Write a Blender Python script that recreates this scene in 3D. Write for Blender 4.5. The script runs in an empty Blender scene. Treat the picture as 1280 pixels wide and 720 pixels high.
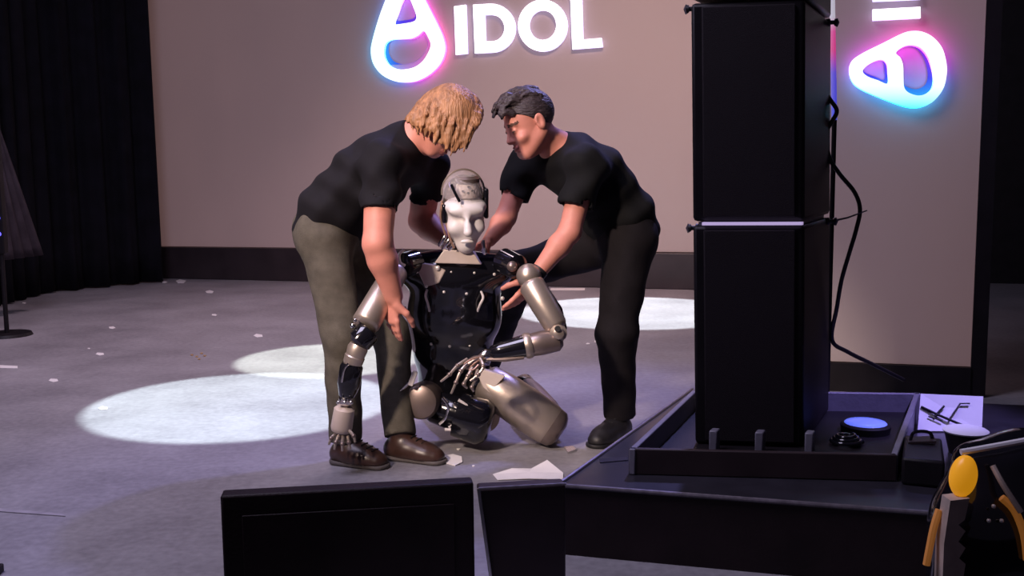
import bpy, bmesh, math, random
import numpy as np
from mathutils import Vector, Matrix

random.seed(7); np.random.seed(7)
scene = bpy.context.scene
COL = scene.collection

# ------------------------------------------------------------------ camera
FPX, CAM_H, HORIZON, ROLL = 1250.0, 1.05, 215.0, math.radians(0.6)
CAM = Vector((0, 0, CAM_H))
pitch = math.atan((360 - HORIZON) / FPX)
fwd = Vector((0, math.cos(pitch), -math.sin(pitch)))
up0 = Vector((0, math.sin(pitch), math.cos(pitch)))
right0 = Vector((1, 0, 0))
right = right0 * math.cos(ROLL) - up0 * math.sin(ROLL)
upc = up0 * math.cos(ROLL) + right0 * math.sin(ROLL)
cd = bpy.data.cameras.new('camera'); cam = bpy.data.objects.new('camera', cd); COL.objects.link(cam)
cd.sensor_width = 36.0; cd.lens = FPX / 1280 * 36.0; cd.clip_start = 0.05
m = Matrix((right, upc, -fwd)).transposed().to_4x4(); m.translation = CAM
cam.matrix_world = m
scene.camera = cam

def ray(x, y):
    return fwd + right * ((x - 640) / FPX) - upc * ((y - 360) / FPX)
def P(x, y, d):                     # photo pixel at a distance d along the stage
    r = ray(x, y); return CAM + r * (d / r.y)
def G(x, y, z=0.0):                 # photo pixel on a level surface
    r = ray(x, y); return CAM + r * ((z - CAM_H) / r.z)
def onplane(x, y, p0, n):           # photo pixel on any flat surface
    r = ray(x, y); return CAM + r * ((p0 - CAM).dot(n) / r.dot(n))

# ------------------------------------------------------------------ world, lights, exposure
w = bpy.data.worlds.new('world'); scene.world = w; w.use_nodes = True
w.node_tree.nodes['Background'].inputs[0].default_value = (0.30, 0.24, 0.42, 1)
w.node_tree.nodes['Background'].inputs[1].default_value = 0.085
scene.view_settings.view_transform = 'Standard'
scene.view_settings.look = 'None'
scene.view_settings.exposure = 0.0
scene.view_settings.gamma = 1.0
scene.view_settings.use_curve_mapping = False
scene.cycles.use_denoising = True
scene.cycles.sample_clamp_indirect = 4.0
scene.cycles.max_bounces = 6

def aim(o, loc, target):
    o.location = loc
    o.rotation_euler = (Vector(target) - Vector(loc)).to_track_quat('-Z', 'Y').to_euler()
def spot(name, loc, target, power, color, half_deg, blend, radius=0.03):
    l = bpy.data.lights.new(name, 'SPOT'); o = bpy.data.objects.new(name, l); COL.objects.link(o)
    l.energy = power; l.color = color; l.spot_size = math.radians(2 * half_deg); l.spot_blend = blend
    l.shadow_soft_size = radius; aim(o, loc, target); return o
def area(name, loc, target, power, color, size):
    l = bpy.data.lights.new(name, 'AREA'); o = bpy.data.objects.new(name, l); COL.objects.link(o)
    l.energy = power; l.color = color; l.size = size; aim(o, loc, target); return o

c1 = G(303, 503); c2 = G(412, 449); c3 = G(790, 389)
spot('pool_spot', (c1.x - .2, c1.y + .5, 4.3), c1, 2000, (.80, .97, 1), 9.2, .06)
spot('pool_spot', (c2.x, c2.y + .5, 4.3), c2, 1800, (.88, 1, .88), 7.0, .08)
spot('pool_spot', (c3.x, c3.y + .6, 4.3), c3, 2500, (.86, .96, 1), 11.5, .10)
GRP = P(580, 330, 3.7)
spot('front_key_light', (-2.2, .3, 2.9), P(600, 330, 3.75), 900, (1, .78, .66), 11.0, .35, .16)
spot('violet_back_light', (1.5, 6.6, 4.7), P(690, 440, 3.9), 700, (.38, .36, 1), 20, .8, .12)
spot('violet_side_light', (2.2, 2.3, 3.2), G(1140, 525, .2), 620, (.42, .34, 1), 8.5, .7, .08)
area('hall_fill_light', (-2.0, 2.2, 4.6), (-1.2, 4.4, 0), 170, (.80, .72, 1), 2.2)
spot('added_screen_wash', (1.2, 4.6, 4.9), P(740, 240, 9.2), 930, (1, .65, .57), 27, 1.0, .2)  # added wash with no known fixture, gives the screen its brightness falloff
spot('added_stage_wash', (-1.3, 6.2, 5.2), (-1.3, 6.6, 0), 620, (1, .74, .86), 44, 1.0, .3)  # added overhead wash that brightens the back floor, no fixture known

# ------------------------------------------------------------------ materials
def mat(name, col, rough=.6, metal=0.0, var=.0, vscale=20.0, bump=0.0, bscale=60.0, emit=None, estr=0.0, coat=0.0, spec=.5, stretch=None):
    mm = bpy.data.materials.new(name); mm.use_nodes = True
    nt = mm.node_tree; b = nt.nodes['Principled BSDF']
    b.inputs['Base Color'].default_value = (*col, 1); b.inputs['Roughness'].default_value = rough
    b.inputs['Metallic'].default_value = metal; b.inputs['Coat Weight'].default_value = coat
    b.inputs['Specular IOR Level'].default_value = spec
    tc = nt.nodes.new('ShaderNodeTexCoord'); src = tc.outputs['Object']
    if stretch:
        mp = nt.nodes.new('ShaderNodeMapping'); mp.inputs['Scale'].default_value = stretch
        nt.links.new(src, mp.inputs['Vector']); src = mp.outputs[0]
    if var > 0:
        n = nt.nodes.new('ShaderNodeTexNoise'); n.inputs['Scale'].default_value = vscale; n.inputs['Detail'].default_value = 5
        r = nt.nodes.new('ShaderNodeValToRGB')
        r.color_ramp.elements[0].position = .3; r.color_ramp.elements[1].position = .7
        r.color_ramp.elements[0].color = (*[c * (1 - var) for c in col], 1)
        r.color_ramp.elements[1].color = (*[min(1, c * (1 + var)) for c in col], 1)
        nt.links.new(src, n.inputs['Vector']); nt.links.new(n.outputs['Fac'], r.inputs['Fac'])
        nt.links.new(r.outputs['Color'], b.inputs['Base Color'])
    if bump > 0:
        n2 = nt.nodes.new('ShaderNodeTexNoise'); n2.inputs['Scale'].default_value = bscale; n2.inputs['Detail'].default_value = 3
        bp = nt.nodes.new('ShaderNodeBump'); bp.inputs['Strength'].default_value = bump; bp.inputs['Distance'].default_value = .01
        nt.links.new(src, n2.inputs['Vector']); nt.links.new(n2.outputs['Fac'], bp.inputs['Height'])
        nt.links.new(bp.outputs['Normal'], b.inputs['Normal'])
    if emit is not None:
        b.inputs['Emission Color'].default_value = (*emit, 1); b.inputs['Emission Strength'].default_value = estr
    return mm

def glow_mat(name, stops, p0, p1, strength, base=.6):
    """glowing sign face: colour runs from point p0 to p1 of the sign"""
    mm = bpy.data.materials.new(name); mm.use_nodes = True
    nt = mm.node_tree; b = nt.nodes['Principled BSDF']; b.inputs['Base Color'].default_value = (base, base, base, 1)
    g = nt.nodes.new('ShaderNodeNewGeometry')
    s = nt.nodes.new('ShaderNodeVectorMath'); s.operation = 'SUBTRACT'; s.inputs[1].default_value = p0
    d = nt.nodes.new('ShaderNodeVectorMath'); d.operation = 'DOT_PRODUCT'
    v = Vector(p1) - Vector(p0); d.inputs[1].default_value = v / v.length_squared
    r = nt.nodes.new('ShaderNodeValToRGB')
    while len(r.color_ramp.elements) < len(stops): r.color_ramp.elements.new(.5)
    for e, (t, c) in zip(r.color_ramp.elements, stops): e.position = t; e.color = (*c, 1)
    nt.links.new(g.outputs['Position'], s.inputs[0]); nt.links.new(s.outputs[0], d.inputs[0])
    nt.links.new(d.outputs['Value'], r.inputs['Fac']); nt.links.new(r.outputs['Color'], b.inputs['Emission Color'])
    b.inputs['Emission Strength'].default_value = strength
    return mm

M = {}
M['black'] = mat('black_paint', (.009, .007, .009), .5, var=.3, vscale=8, bump=.1, bscale=200, spec=.25)
M['black_grille'] = mat('black_grille', (.014, .010, .013), .65, var=.15, vscale=300, bump=.4, bscale=500, spec=.2)
M['black_gloss'] = mat('black_gloss', (.006, .006, .009), .13, coat=.6)
M['black_rubber'] = mat('black_rubber', (.012, .012, .014), .5)
M['plinth'] = mat('plinth_black', (.034, .025, .028), .4, var=.2, vscale=5)
M['curtain'] = mat('curtain_velvet', (.005, .0045, .008), .9, var=.4, vscale=6, bump=.2, bscale=300, spec=.2)
M['curtain_grey'] = mat('curtain_sheer', (.045, .035, .045), .8, var=.3, vscale=9, spec=.2)
M['wing_cloth'] = mat('wing_cloth', (.030, .022, .028), .85, var=.2, vscale=8, spec=.2)
M['case_top'] = mat('case_top', (.16, .15, .19), .45, var=.15, vscale=12, bump=.1)
M['board'] = mat('board_lacquer', (.026, .024, .032), .3, var=.2, vscale=12)
M['case_black'] = mat('case_black', (.015, .009, .010), .55, var=.3, vscale=6, bump=.15, bscale=150, spec=.2)
M['case_brown'] = mat('tray_dark', (.034, .023, .025), .5, var=.2, vscale=7, spec=.25)
M['alu'] = mat('aluminium_edge', (.45, .43, .46), .35, 1.0, var=.15, vscale=30)
M['dull_edge'] = mat('worn_edge', (.16, .14, .16), .5, .4, var=.3, vscale=40)
M['white_card'] = mat('white_card', (.72, .70, .74), .7, var=.04, vscale=20)
M['paper'] = mat('paper', (.78, .74, .73), .7, var=.05, vscale=15)
M['confetti'] = mat('confetti', (.85, .82, .80), .5)
M['gold'] = mat('gold_confetti', (.65, .42, .20), .35, .6)
M['tape'] = mat('tape', (.30, .28, .31), .6, var=.2, vscale=15)
M['cable'] = mat('cable', (.010, .008, .009), .45)
M['skin'] = mat('skin', (.66, .265, .20), .55, var=.07, vscale=25, bump=.05, bscale=250)
M['lip'] = mat('lip', (.42, .13, .11), .5)
M['brow'] = mat('brow', (.10, .05, .035), .8)
M['eye'] = mat('eye', (.10, .07, .06), .3)
M['hair_blond'] = mat('hair_blond', (.37, .175, .082), .5, var=.42, vscale=60, bump=.7, bscale=150, stretch=(1, 1, .12))
M['hair_brown'] = mat('hair_brown', (.042, .029, .033), .55, var=.45, vscale=60, bump=.8, bscale=150, stretch=(.25, .6, 1))
M['tee'] = mat('tee_black', (.007, .006, .009), .85, var=.2, vscale=12, bump=.15, bscale=350, spec=.25)
M['tee2'] = mat('tee_jet', (.004, .004, .005), .85, var=.2, vscale=12, bump=.15, bscale=350, spec=.25)
M['olive'] = mat('trouser_olive', (.088, .078, .062), .85, var=.18, vscale=30, bump=.25, bscale=300, spec=.25)
M['black_cloth'] = mat('trouser_black', (.008, .006, .008), .85, var=.2, vscale=30, bump=.2, bscale=300, spec=.25)
M['shoe_brown'] = mat('shoe_leather', (.050, .024, .018), .35, var=.25, vscale=30)
M['sole'] = mat('shoe_sole', (.10, .085, .08), .7)
M['shoe_black'] = mat('shoe_black', (.012, .011, .014), .5)
M['silver'] = mat('robot_silver', (.50, .42, .36), .38, .75, var=.10, vscale=9, bump=.04, bscale=40)
M['silver_dark'] = mat('robot_bronze', (.27, .21, .19), .35, .7, var=.15, vscale=10)
M['robot_white'] = mat('robot_white', (.72, .67, .66), .45, var=.05, vscale=12)
M['robot_plate'] = mat('robot_plate', (.56, .47, .42), .5, var=.06, vscale=14)
M['chrome'] = mat('chrome', (.75, .72, .72), .18, 1.0)
M['wire'] = mat('wire_copper', (.45, .27, .20), .4, .5, var=.3, vscale=50)
M['bolt'] = mat('bolt_white', (.85, .80, .76), .3, .3)
M['orange_lamp'] = mat('orange_lamp', (.8, .4, .03), .4, emit=(1, .40, .01), estr=.42)
M['orange_strip'] = mat('orange_strip', (.62, .27, .08), .4, emit=(1, .35, .05), estr=.10)
M['grey_panel'] = mat('grey_panel', (.42, .34, .29), .5, var=.2, vscale=30)
M['blue_led'] = mat('blue_led', (.1, .1, .8), .4, emit=(.12, .10, 1), estr=2.0)
M['lilac_glow'] = mat('lilac_glow', (.6, .55, .7), .4, emit=(.62, .48, .85), estr=.55)  # emission added for the joint strip's brightness, no LED known there
M['blue_disc_glow'] = mat('blue_disc_glow', (.25, .35, .95), .15, emit=(.16, .26, 1), estr=.35)  # emission stands for the blue reflection on the disc in the tray
g = mat('clear_dome', (.85, .78, .80), .08, spec=.6); g.node_tree.nodes['Principled BSDF'].inputs['Alpha'].default_value = .16
M['dome'] = g

def floor_mat():
    mm = mat('stage_vinyl', (.16, .15, .165), .42)
    nt = mm.node_tree; b = nt.nodes['Principled BSDF']; tc = [n for n in nt.nodes if n.type == 'TEX_COORD'][0]
    n1 = nt.nodes.new('ShaderNodeTexNoise'); n1.inputs['Scale'].default_value = 1.6; n1.inputs['Detail'].default_value = 8; n1.inputs['Roughness'].default_value = .65
    n2 = nt.nodes.new('ShaderNodeTexNoise'); n2.inputs['Scale'].default_value = 38; n2.inputs['Detail'].default_value = 4
    mx = nt.nodes.new('ShaderNodeMath'); mx.operation = 'MULTIPLY_ADD'; mx.inputs[1].default_value = .55
    r = nt.nodes.new('ShaderNodeValToRGB')
    r.color_ramp.elements[0].position = .46; r.color_ramp.elements[0].color = (.165, .155, .168, 1)
    r.color_ramp.elements[1].position = 1.0; r.color_ramp.elements[1].color = (.33, .315, .335, 1)
    nt.links.new(tc.outputs['Object'], n1.inputs['Vector']); nt.links.new(tc.outputs['Object'], n2.inputs['Vector'])
    nt.links.new(n2.outputs['Fac'], mx.inputs[0]); nt.links.new(n1.outputs['Fac'], mx.inputs[2])
    nt.links.new(mx.outputs[0], r.inputs['Fac']); nt.links.new(r.outputs['Color'], b.inputs['Base Color'])
    rr = nt.nodes.new('ShaderNodeMapRange'); rr.inputs['To Min'].default_value = .34; rr.inputs['To Max'].default_value = .6
    nt.links.new(n1.outputs['Fac'], rr.inputs['Value']); nt.links.new(rr.outputs[0], b.inputs['Roughness'])
    bp = nt.nodes.new('ShaderNodeBump'); bp.inputs['Strength'].default_value = .12; bp.inputs['Distance'].default_value = .01
    nt.links.new(n2.outputs['Fac'], bp.inputs['Height']); nt.links.new(bp.outputs['Normal'], b.inputs['Normal'])
    return mm
M['floor'] = floor_mat()

def screen_mat(name, col, strength):
    mm = mat(name, (.36, .32, .31), .8, spec=.1)
    nt = mm.node_tree; b = nt.nodes['Principled BSDF']; tc = [n for n in nt.nodes if n.type == 'TEX_COORD'][0]
    mp = nt.nodes.new('ShaderNodeMapping'); mp.inputs['Scale'].default_value = (1.0, 1.0, .5)
    n1 = nt.nodes.new('ShaderNodeTexNoise'); n1.inputs['Scale'].default_value = 2.2; n1.inputs['Detail'].default_value = 4
    r = nt.nodes.new('ShaderNodeValToRGB')
    r.color_ramp.elements[0].position = .3; r.color_ramp.elements[0].color = (*[c * .93 for c in col], 1)
    r.color_ramp.elements[1].position = .7; r.color_ramp.elements[1].color = (*[c * 1.05 for c in col], 1)
    nt.links.new(tc.outputs['Object'], mp.inputs['Vector']); nt.links.new(mp.outputs[0], n1.inputs['Vector'])
    nt.links.new(n1.outputs['Fac'], r.inputs['Fac']); nt.links.new(r.outputs['Color'], b.inputs['Emission Color'])
    b.inputs['Emission Strength'].default_value = strength
    return mm
M['screen'] = screen_mat('screen_warm_grey', (.085, .046, .043), 1.0)
M['screen_side'] = screen_mat('screen_brown_grey', (.062, .031, .024), 1.0)

# ------------------------------------------------------------------ object helpers
def tag(o, label=None, cat=None, group=None, kind=None):
    if label: o['label'] = label
    if cat: o['category'] = cat
    if group: o['group'] = group
    if kind: o['kind'] = kind
    return o
def empty(name, loc, label, cat, group=None):
    o = bpy.data.objects.new(name, None); COL.objects.link(o); o.location = loc; o.empty_display_size = .1
    return tag(o, label, cat, group)
def rootloc(o):
    v = Vector((0, 0, 0))
    while o is not None: v += o.location; o = o.parent
    return v
def link_mesh(name, verts, faces, material, parent=None, smooth=40, bevel=0.0, origin=None, mats=None, midx=None):
    off = rootloc(parent) if parent else (Vector(origin) if origin is not None else Vector((0, 0, 0)))
    me = bpy.data.meshes.new(name)
    if isinstance(verts, np.ndarray):
        verts = verts - np.array(off)
        me.vertices.add(len(verts)); me.vertices.foreach_set('co', verts.astype(np.float32).ravel())
        n = len(faces); me.loops.add(n * 4); me.polygons.add(n)
        me.loops.foreach_set('vertex_index', faces.astype(np.int32).ravel())
        me.polygons.foreach_set('loop_start', np.arange(0, n * 4, 4, dtype=np.int32))
        me.update(calc_edges=True)
    else:
        me.from_pydata([tuple(Vector(v) - off) for v in verts], [], faces)
        bm = bmesh.new(); bm.from_mesh(me); bmesh.ops.recalc_face_normals(bm, faces=bm.faces); bm.to_mesh(me); bm.free()
    me.validate()
    if smooth:
        me.shade_smooth()
        if smooth < 180: me.set_sharp_from_angle(angle=math.radians(smooth))
    for mm in (mats or [material]): me.materials.append(mm)
    if midx is not None: me.polygons.foreach_set('material_index', midx.astype(np.int32))
    o = bpy.data.objects.new(name, me); COL.objects.link(o)
    if parent: o.parent = parent
    else: o.location = off
    if bevel:
        bv = o.modifiers.new('bevel', 'BEVEL'); bv.width = bevel; bv.segments = 2; bv.limit_method = 'ANGLE'
    return o

def basis(z, hint=None):
    z = Vector(z).normalized()
    h = Vector(hint) if hint is not None else (Vector((0, 0, 1)) if abs(z.z) < .9 else Vector((1, 0, 0)))
    x = h - z * h.dot(z); x.normalize(); y = z.cross(x)
    return x, y, z

class MB:
    def __init__(s): s.v = []; s.f = []
    def add(s, v, f):
        o = len(s.v); s.v += [Vector(p) for p in v]; s.f += [tuple(i + o for i in q) for q in f]; return s
    def box(s, c, ax, ay, az):                 # half vectors
        c = Vector(c); ax, ay, az = Vector(ax), Vector(ay), Vector(az)
        v = [c + ax * i + ay * j + az * k for k in (-1, 1) for j in (-1, 1) for i in (-1, 1)]
        return s.add(v, [(0, 1, 3, 2), (4, 6, 7, 5), (0, 4, 5, 1), (2, 3, 7, 6), (0, 2, 6, 4), (1, 5, 7, 3)])
    def prism(s, pts, off):
        n = len(pts); off = Vector(off)
        v = [Vector(p) for p in pts] + [Vector(p) + off for p in pts]
        f = [tuple(range(n)), tuple(reversed(range(n, 2 * n)))] + [(i, i + n, (i + 1) % n + n, (i + 1) % n) for i in range(n)]
        return s.add(v, f)
    def lathe(s, a, b, prof, seg=24, flat=1.0, hint=None):       # prof: (t along a->b, radius)
        a, b = Vector(a), Vector(b); x, y, z = basis(b - a, hint); L = (b - a)
        v, f = [], []
        for t, r in prof:
            for k in range(seg):
                q = 2 * math.pi * k / seg
                v.append(a + L * t + x * (math.cos(q) * r) + y * (math.sin(q) * r * flat))
        for i in range(len(prof) - 1):
            for k in range(seg):
                f.append((i * seg + k, i * seg + (k + 1) % seg, (i + 1) * seg + (k + 1) % seg, (i + 1) * seg + k))
        f.append(tuple(range(seg))); f.append(tuple(reversed(range((len(prof) - 1) * seg, len(prof) * seg))))
        return s.add(v, f)
    def tube(s, pts, rad, seg=8):
        pts = [Vector(p) for p in pts]; n = len(pts)
        rads = rad if isinstance(rad, (list, tuple)) else [rad] * n
        v, f = [], []; h = None
        for i, p in enumerate(pts):
            t = (pts[min(i + 1, n - 1)] - pts[max(i - 1, 0)])
            x, y, z = basis(t, h if h is not None and abs(t.normalized().dot(h)) < .95 else None); h = x
            for k in range(seg):
                q = 2 * math.pi * k / seg; v.append(p + (x * math.cos(q) + y * math.sin(q)) * rads[i])
        for i in range(n - 1):
            for k in range(seg):
                f.append((i * seg + k, i * seg + (k + 1) % seg, (i + 1) * seg + (k + 1) % seg, (i + 1) * seg + k))
        f.append(tuple(range(seg))); f.append(tuple(reversed(range((n - 1) * seg, n * seg))))
        return s.add(v, f)
    def ball(s, c, r, seg=14, rings=9, sc=(1, 1, 1)):
        c = Vector(c); v = [c + Vector((0, 0, -r * sc[2]))]; f = []
        for i in range(1, rings):
            th = math.pi * i / rings
            for k in range(seg):
                q = 2 * math.pi * k / seg
                v.append(c + Vector((math.sin(th) * math.cos(q) * r * sc[0], math.sin(th) * math.sin(q) * r * sc[1], -math.cos(th) * r * sc[2])))
        v.append(c + Vector((0, 0, r * sc[2]))); L = len(v) - 1
        for k in range(seg):
            f.append((0, 1 + (k + 1) % seg, 1 + k)); f.append((L, L - seg + k, L - seg + (k + 1) % seg))
        for i in range(rings - 2):
            for k in range(seg):
                a = 1 + i * seg
                f.append((a + k, a + (k + 1) % seg, a + seg + (k + 1) % seg, a + seg + k))
        return s.add(v, f)
    def build(s, name, material, parent=None, smooth=40, bevel=0.0, origin=None):
        return link_mesh(name, s.v, s.f, material, parent, smooth, bevel, origin)

def spline(pts, n=8):
    """smooth path through points"""
    pts = [Vector(p) for p in pts]; out = []
    for i in range(len(pts) - 1):
        p0, p1, p2, p3 = pts[max(i - 1, 0)], pts[i], pts[i + 1], pts[min(i + 2, len(pts) - 1)]
        for k in range(n):
            t = k / n
            out.append(.5 * ((2 * p1) + (p2 - p0) * t + (2 * p0 - 5 * p1 + 4 * p2 - p3) * t * t + (3 * p1 - p0 - 3 * p2 + p3) * t ** 3))
    return out + [pts[-1]]

# ------------------------------------------------------------------ organic surfaces (smooth distance fields -> mesh)
class Field:
    def __init__(s, pts, pad, h):
        a = np.array([list(p) for p in pts], float)
        s.lo = a.min(0) - pad; hi = a.max(0) + pad; s.h = h
        s.n = np.ceil((hi - s.lo) / h).astype(int) + 1
        s.D = np.full(s.n, .2, np.float32)
        s.ax = [(s.lo[i] + h * np.arange(s.n[i])).astype(np.float32) for i in range(3)]
    def reg(s, lo, hi):
        a = np.clip(np.floor((np.array(lo) - s.lo) / s.h).astype(int), 0, s.n - 1)
        b = np.clip(np.ceil((np.array(hi) - s.lo) / s.h).astype(int) + 1, a + 1, s.n)
        sl = tuple(slice(a[i], b[i]) for i in range(3))
        return sl, s.ax[0][sl[0]][:, None, None], s.ax[1][sl[1]][None, :, None], s.ax[2][sl[2]][None, None, :]
    def op(s, sl, d, k, mode):
        D = s.D[sl]
        if mode == 'u':
            hh = np.maximum(k - np.abs(D - d), 0) / k; s.D[sl] = np.minimum(D, d) - hh * hh * k * .25
        else:
            d = -d; hh = np.maximum(k - np.abs(D - d), 0) / k; s.D[sl] = np.maximum(D, d) + hh * hh * k * .25
    def cap(s, a, b, ra, rb, k=.02, w=None, wide=1.0, cuts=(), mode='u', fold=None):
        a, b = np.array(a, float), np.array(b, float)
        R = max(ra, rb) * max(wide, 1) + k + .03
        sl, X, Y, Z = s.reg(np.minimum(a, b) - R, np.maximum(a, b) + R)
        v = b - a; L2 = max(v @ v, 1e-9)
        x, y, z = X - a[0], Y - a[1], Z - a[2]
        t = np.clip((x * v[0] + y * v[1] + z * v[2]) / L2, 0, 1)
        qx, qy, qz = x - t * v[0], y - t * v[1], z - t * v[2]
        q2 = qx * qx + qy * qy + qz * qz
        if w is not None:
            w = np.array(Vector(w).normalized()); u = qx * w[0] + qy * w[1] + qz * w[2]
            q2 = q2 + u * u * (1 / wide ** 2 - 1)
        d = np.sqrt(np.maximum(q2, 1e-12)) - (ra + (rb - ra) * t)
        if fold is not None: d = d + fold(X, Y, Z)
        for p0, n in cuts:
            p0 = np.array(p0, float); n = np.array(Vector(n).normalized())
            d = np.maximum(d, (X - p0[0]) * n[0] + (Y - p0[1]) * n[1] + (Z - p0[2]) * n[2])
        s.op(sl, d.astype(np.float32), k, mode); return s
    def ell(s, c, r, axes=None, k=.02, mode='u', cuts=(), fold=None):
        c = np.array(c, float); r = np.array(r, float)
        A = np.array([list(v) for v in axes]) if axes is not None else np.eye(3)
        R = r.max() + k + .03
        sl, X, Y, Z = s.reg(c - R, c + R)
        x, y, z = X - c[0], Y - c[1], Z - c[2]
        l = [x * A[i, 0] + y * A[i, 1] + z * A[i, 2] for i in range(3)]
        k0 = np.sqrt(sum((l[i] / r[i]) ** 2 for i in range(3)) + 1e-9)
        k1 = np.sqrt(sum((l[i] / r[i] ** 2) ** 2 for i in range(3)) + 1e-9)
        d = k0 * (k0 - 1) / k1
        if fold is not None: d = d + fold(X, Y, Z)
        for p0, n in cuts:
            p0 = np.array(p0, float); n = np.array(Vector(n).normalized())
            d = np.maximum(d, (X - p0[0]) * n[0] + (Y - p0[1]) * n[1] + (Z - p0[2]) * n[2])
        s.op(sl, d.astype(np.float32), k, mode); return s
    def keep(s, p0, n):                 # keep what lies behind the plane
        p0 = np.array(p0, float); n = np.array(Vector(n).normalized())
        X, Y, Z = s.ax[0][:, None, None], s.ax[1][None, :, None], s.ax[2][None, None, :]
        s.D = np.maximum(s.D, ((X - p0[0]) * n[0] + (Y - p0[1]) * n[1] + (Z - p0[2]) * n[2]).astype(np.float32)); return s
    def ripple(s, fn):
        X, Y, Z = s.ax[0][:, None, None], s.ax[1][None, :, None], s.ax[2][None, None, :]
        s.D = (s.D + fn(X, Y, Z)).astype(np.float32); return s
    def mesh(s):
        D = s.D; D[0], D[-1], D[:, 0], D[:, -1], D[:, :, 0], D[:, :, -1] = (.05,) * 6
        I = D < 0
        cnt = np.zeros(np.array(D.shape) - 1, np.int8)
        for o in np.ndindex(2, 2, 2):
            cnt += I[o[0]:D.shape[0] - 1 + o[0], o[1]:D.shape[1] - 1 + o[1], o[2]:D.shape[2] - 1 + o[2]]
        act = (cnt > 0) & (cnt < 8); c = np.argwhere(act)
        vid = np.full(act.shape, -1, np.int32); vid[act] = np.arange(len(c))
        acc = np.zeros((len(c), 3)); num = np.zeros(len(c))
        for axis in range(3):
            others = [i for i in range(3) if i != axis]
            for o in np.ndindex(2, 2):
                p = c.copy(); p[:, others[0]] += o[0]; p[:, others[1]] += o[1]
                q = p.copy(); q[:, axis] += 1
                d0, d1 = D[tuple(p.T)], D[tuple(q.T)]
                x = (d0 < 0) != (d1 < 0); t = d0[x] / (d0[x] - d1[x])
                pos = (p[x] - c[x]).astype(float); pos[:, axis] += t
                acc[x] += pos; num[x] += 1
        verts = s.lo + s.h * (c + acc / num[:, None])
        quads = []
        for axis in range(3):
            u, v = (axis + 1) % 3, (axis + 2) % 3
            a = [slice(None)] * 3; b = [slice(None)] * 3; a[axis] = slice(0, -1); b[axis] = slice(1, None)
            diff = I[tuple(a)] != I[tuple(b)]
            e = np.argwhere(diff)
            e = e[(e[:, u] > 0) & (e[:, v] > 0) & (e[:, u] < D.shape[u] - 1) & (e[:, v] < D.shape[v] - 1)]
            pos = I[tuple(e.T)]
            def cell(du, dv):
                q = e.copy(); q[:, u] -= du; q[:, v] -= dv; return vid[tuple(q.T)]
            q = np.stack([cell(0, 0), cell(1, 0), cell(1, 1), cell(0, 1)], 1)
            q[~pos] = q[~pos][:, ::-1]; quads.append(q)
        return verts, np.concatenate(quads)
    def build(s, name, material, parent=None, origin=None, tagger=None, mats=None):
        v, f = s.mesh(); mi = None
        if tagger: mi = tagger(v[f].mean(1))
        return link_mesh(name, v, f, material, parent, 180, 0, origin, mats, mi)

def V3(*a): return Vector(a)
def frame(f, u):
    f = Vector(f).normalized(); u = Vector(u); u = (u - f * u.dot(f)).normalized(); s = f.cross(u)
    return s, f, u                                   # side (its right hand), forward, up

def add_head(F, c, fr, mode='skin'):
    s, f, u = fr; ax = (s, f, u)
    L = lambda a, b, d: c + s * a + f * b + u * d
    F.ell(L(0, -.012, .036), (.077, .097, .086), ax, .02)
    F.ell(L(0, .020, -.040), (.060, .070, .078), ax, .03)
    F.ell(L(0, .050, -.088), (.034, .034, .030), ax, .03)
    F.cap(L(.055, -.012, -.045), L(.022, .066, -.098), .020, .016, .025)
    F.cap(L(-.055, -.012, -.045), L(-.022, .066, -.098), .020, .016, .025)
    F.ell(L(0, .073, .024), (.048, .016, .012), ax, .015)
    for q in (-1, 1):
        F.ell(L(q * .031, .096, .004), (.017, .016, .012), ax, .012, 's')
        F.ell(L(q * .031, .077, .003), (.013, .013, .011), ax, .004)
        F.ell(L(q * .040, .066, -.032), (.022, .020, .018), ax, .02)
        F.ell(L(q * .079, -.012, -.004), (.010, .020, .033), ax, .006)
        F.ell(L(q * .090, -.006, -.002), (.009, .010, .020), ax, .006, 's')
    F.cap(L(0, .082, .012), L(0, .104, -.030), .008, .011, .014)
    F.ell(L(0, .093, -.033), (.017, .012, .009), ax, .010)
    F.ell(L(0, .089, -.060), (.023, .011, .0065), ax, .006)
    F.ell(L(0, .086, -.074), (.020, .012, .0075), ax, .006)

def add_hand(F, wrist, d, nrm, curl, thumb=1, size=1.0, spread=.10):
    d = Vector(d).normalized(); nrm = Vector(nrm); nrm = (nrm - d * nrm.dot(d)).normalized(); sd = d.cross(nrm) * thumb
    pe = wrist + d * .088 * size
    F.cap(wrist + d * .015, pe, .0155 * size, .0165 * size, .012, sd, 2.1)
    tips = []
    for i, (o, L, r) in enumerate(((.030, .074, .0092), (.0105, .083, .0094), (-.0095, .078, .0090), (-.028, .062, .0082))):
        p = pe + sd * o * size - d * .004; ang = 0.0; dd = (d + sd * (o * spread * 12)).normalized()
        for j, frac in enumerate((.46, .30, .24)):
            ang += curl[i] * (1.0, 1.1, .8)[j]
            q = p + (dd * math.cos(ang) + nrm * math.sin(ang)) * L * frac * size
            F.cap(p, q, r * (1 - .08 * j), r * (1 - .08 * (j + 1)), .006); p = q
        tips.append(p)
    p = wrist + d * .028 + sd * .026
    q = p + (d * .55 + sd * .62 + nrm * .45).normalized() * .042 * size
    F.cap(p, q, .014, .0115, .012)
    r2 = q + (d * .80 + sd * .10 + nrm * .60).normalized() * .034 * size
    F.cap(q, r2, .0112, .010, .006); r3 = r2 + (d * .85 - sd * .12 + nrm * .5).normalized() * .026 * size
    F.cap(r2, r3, .0098, .0082, .006)

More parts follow.
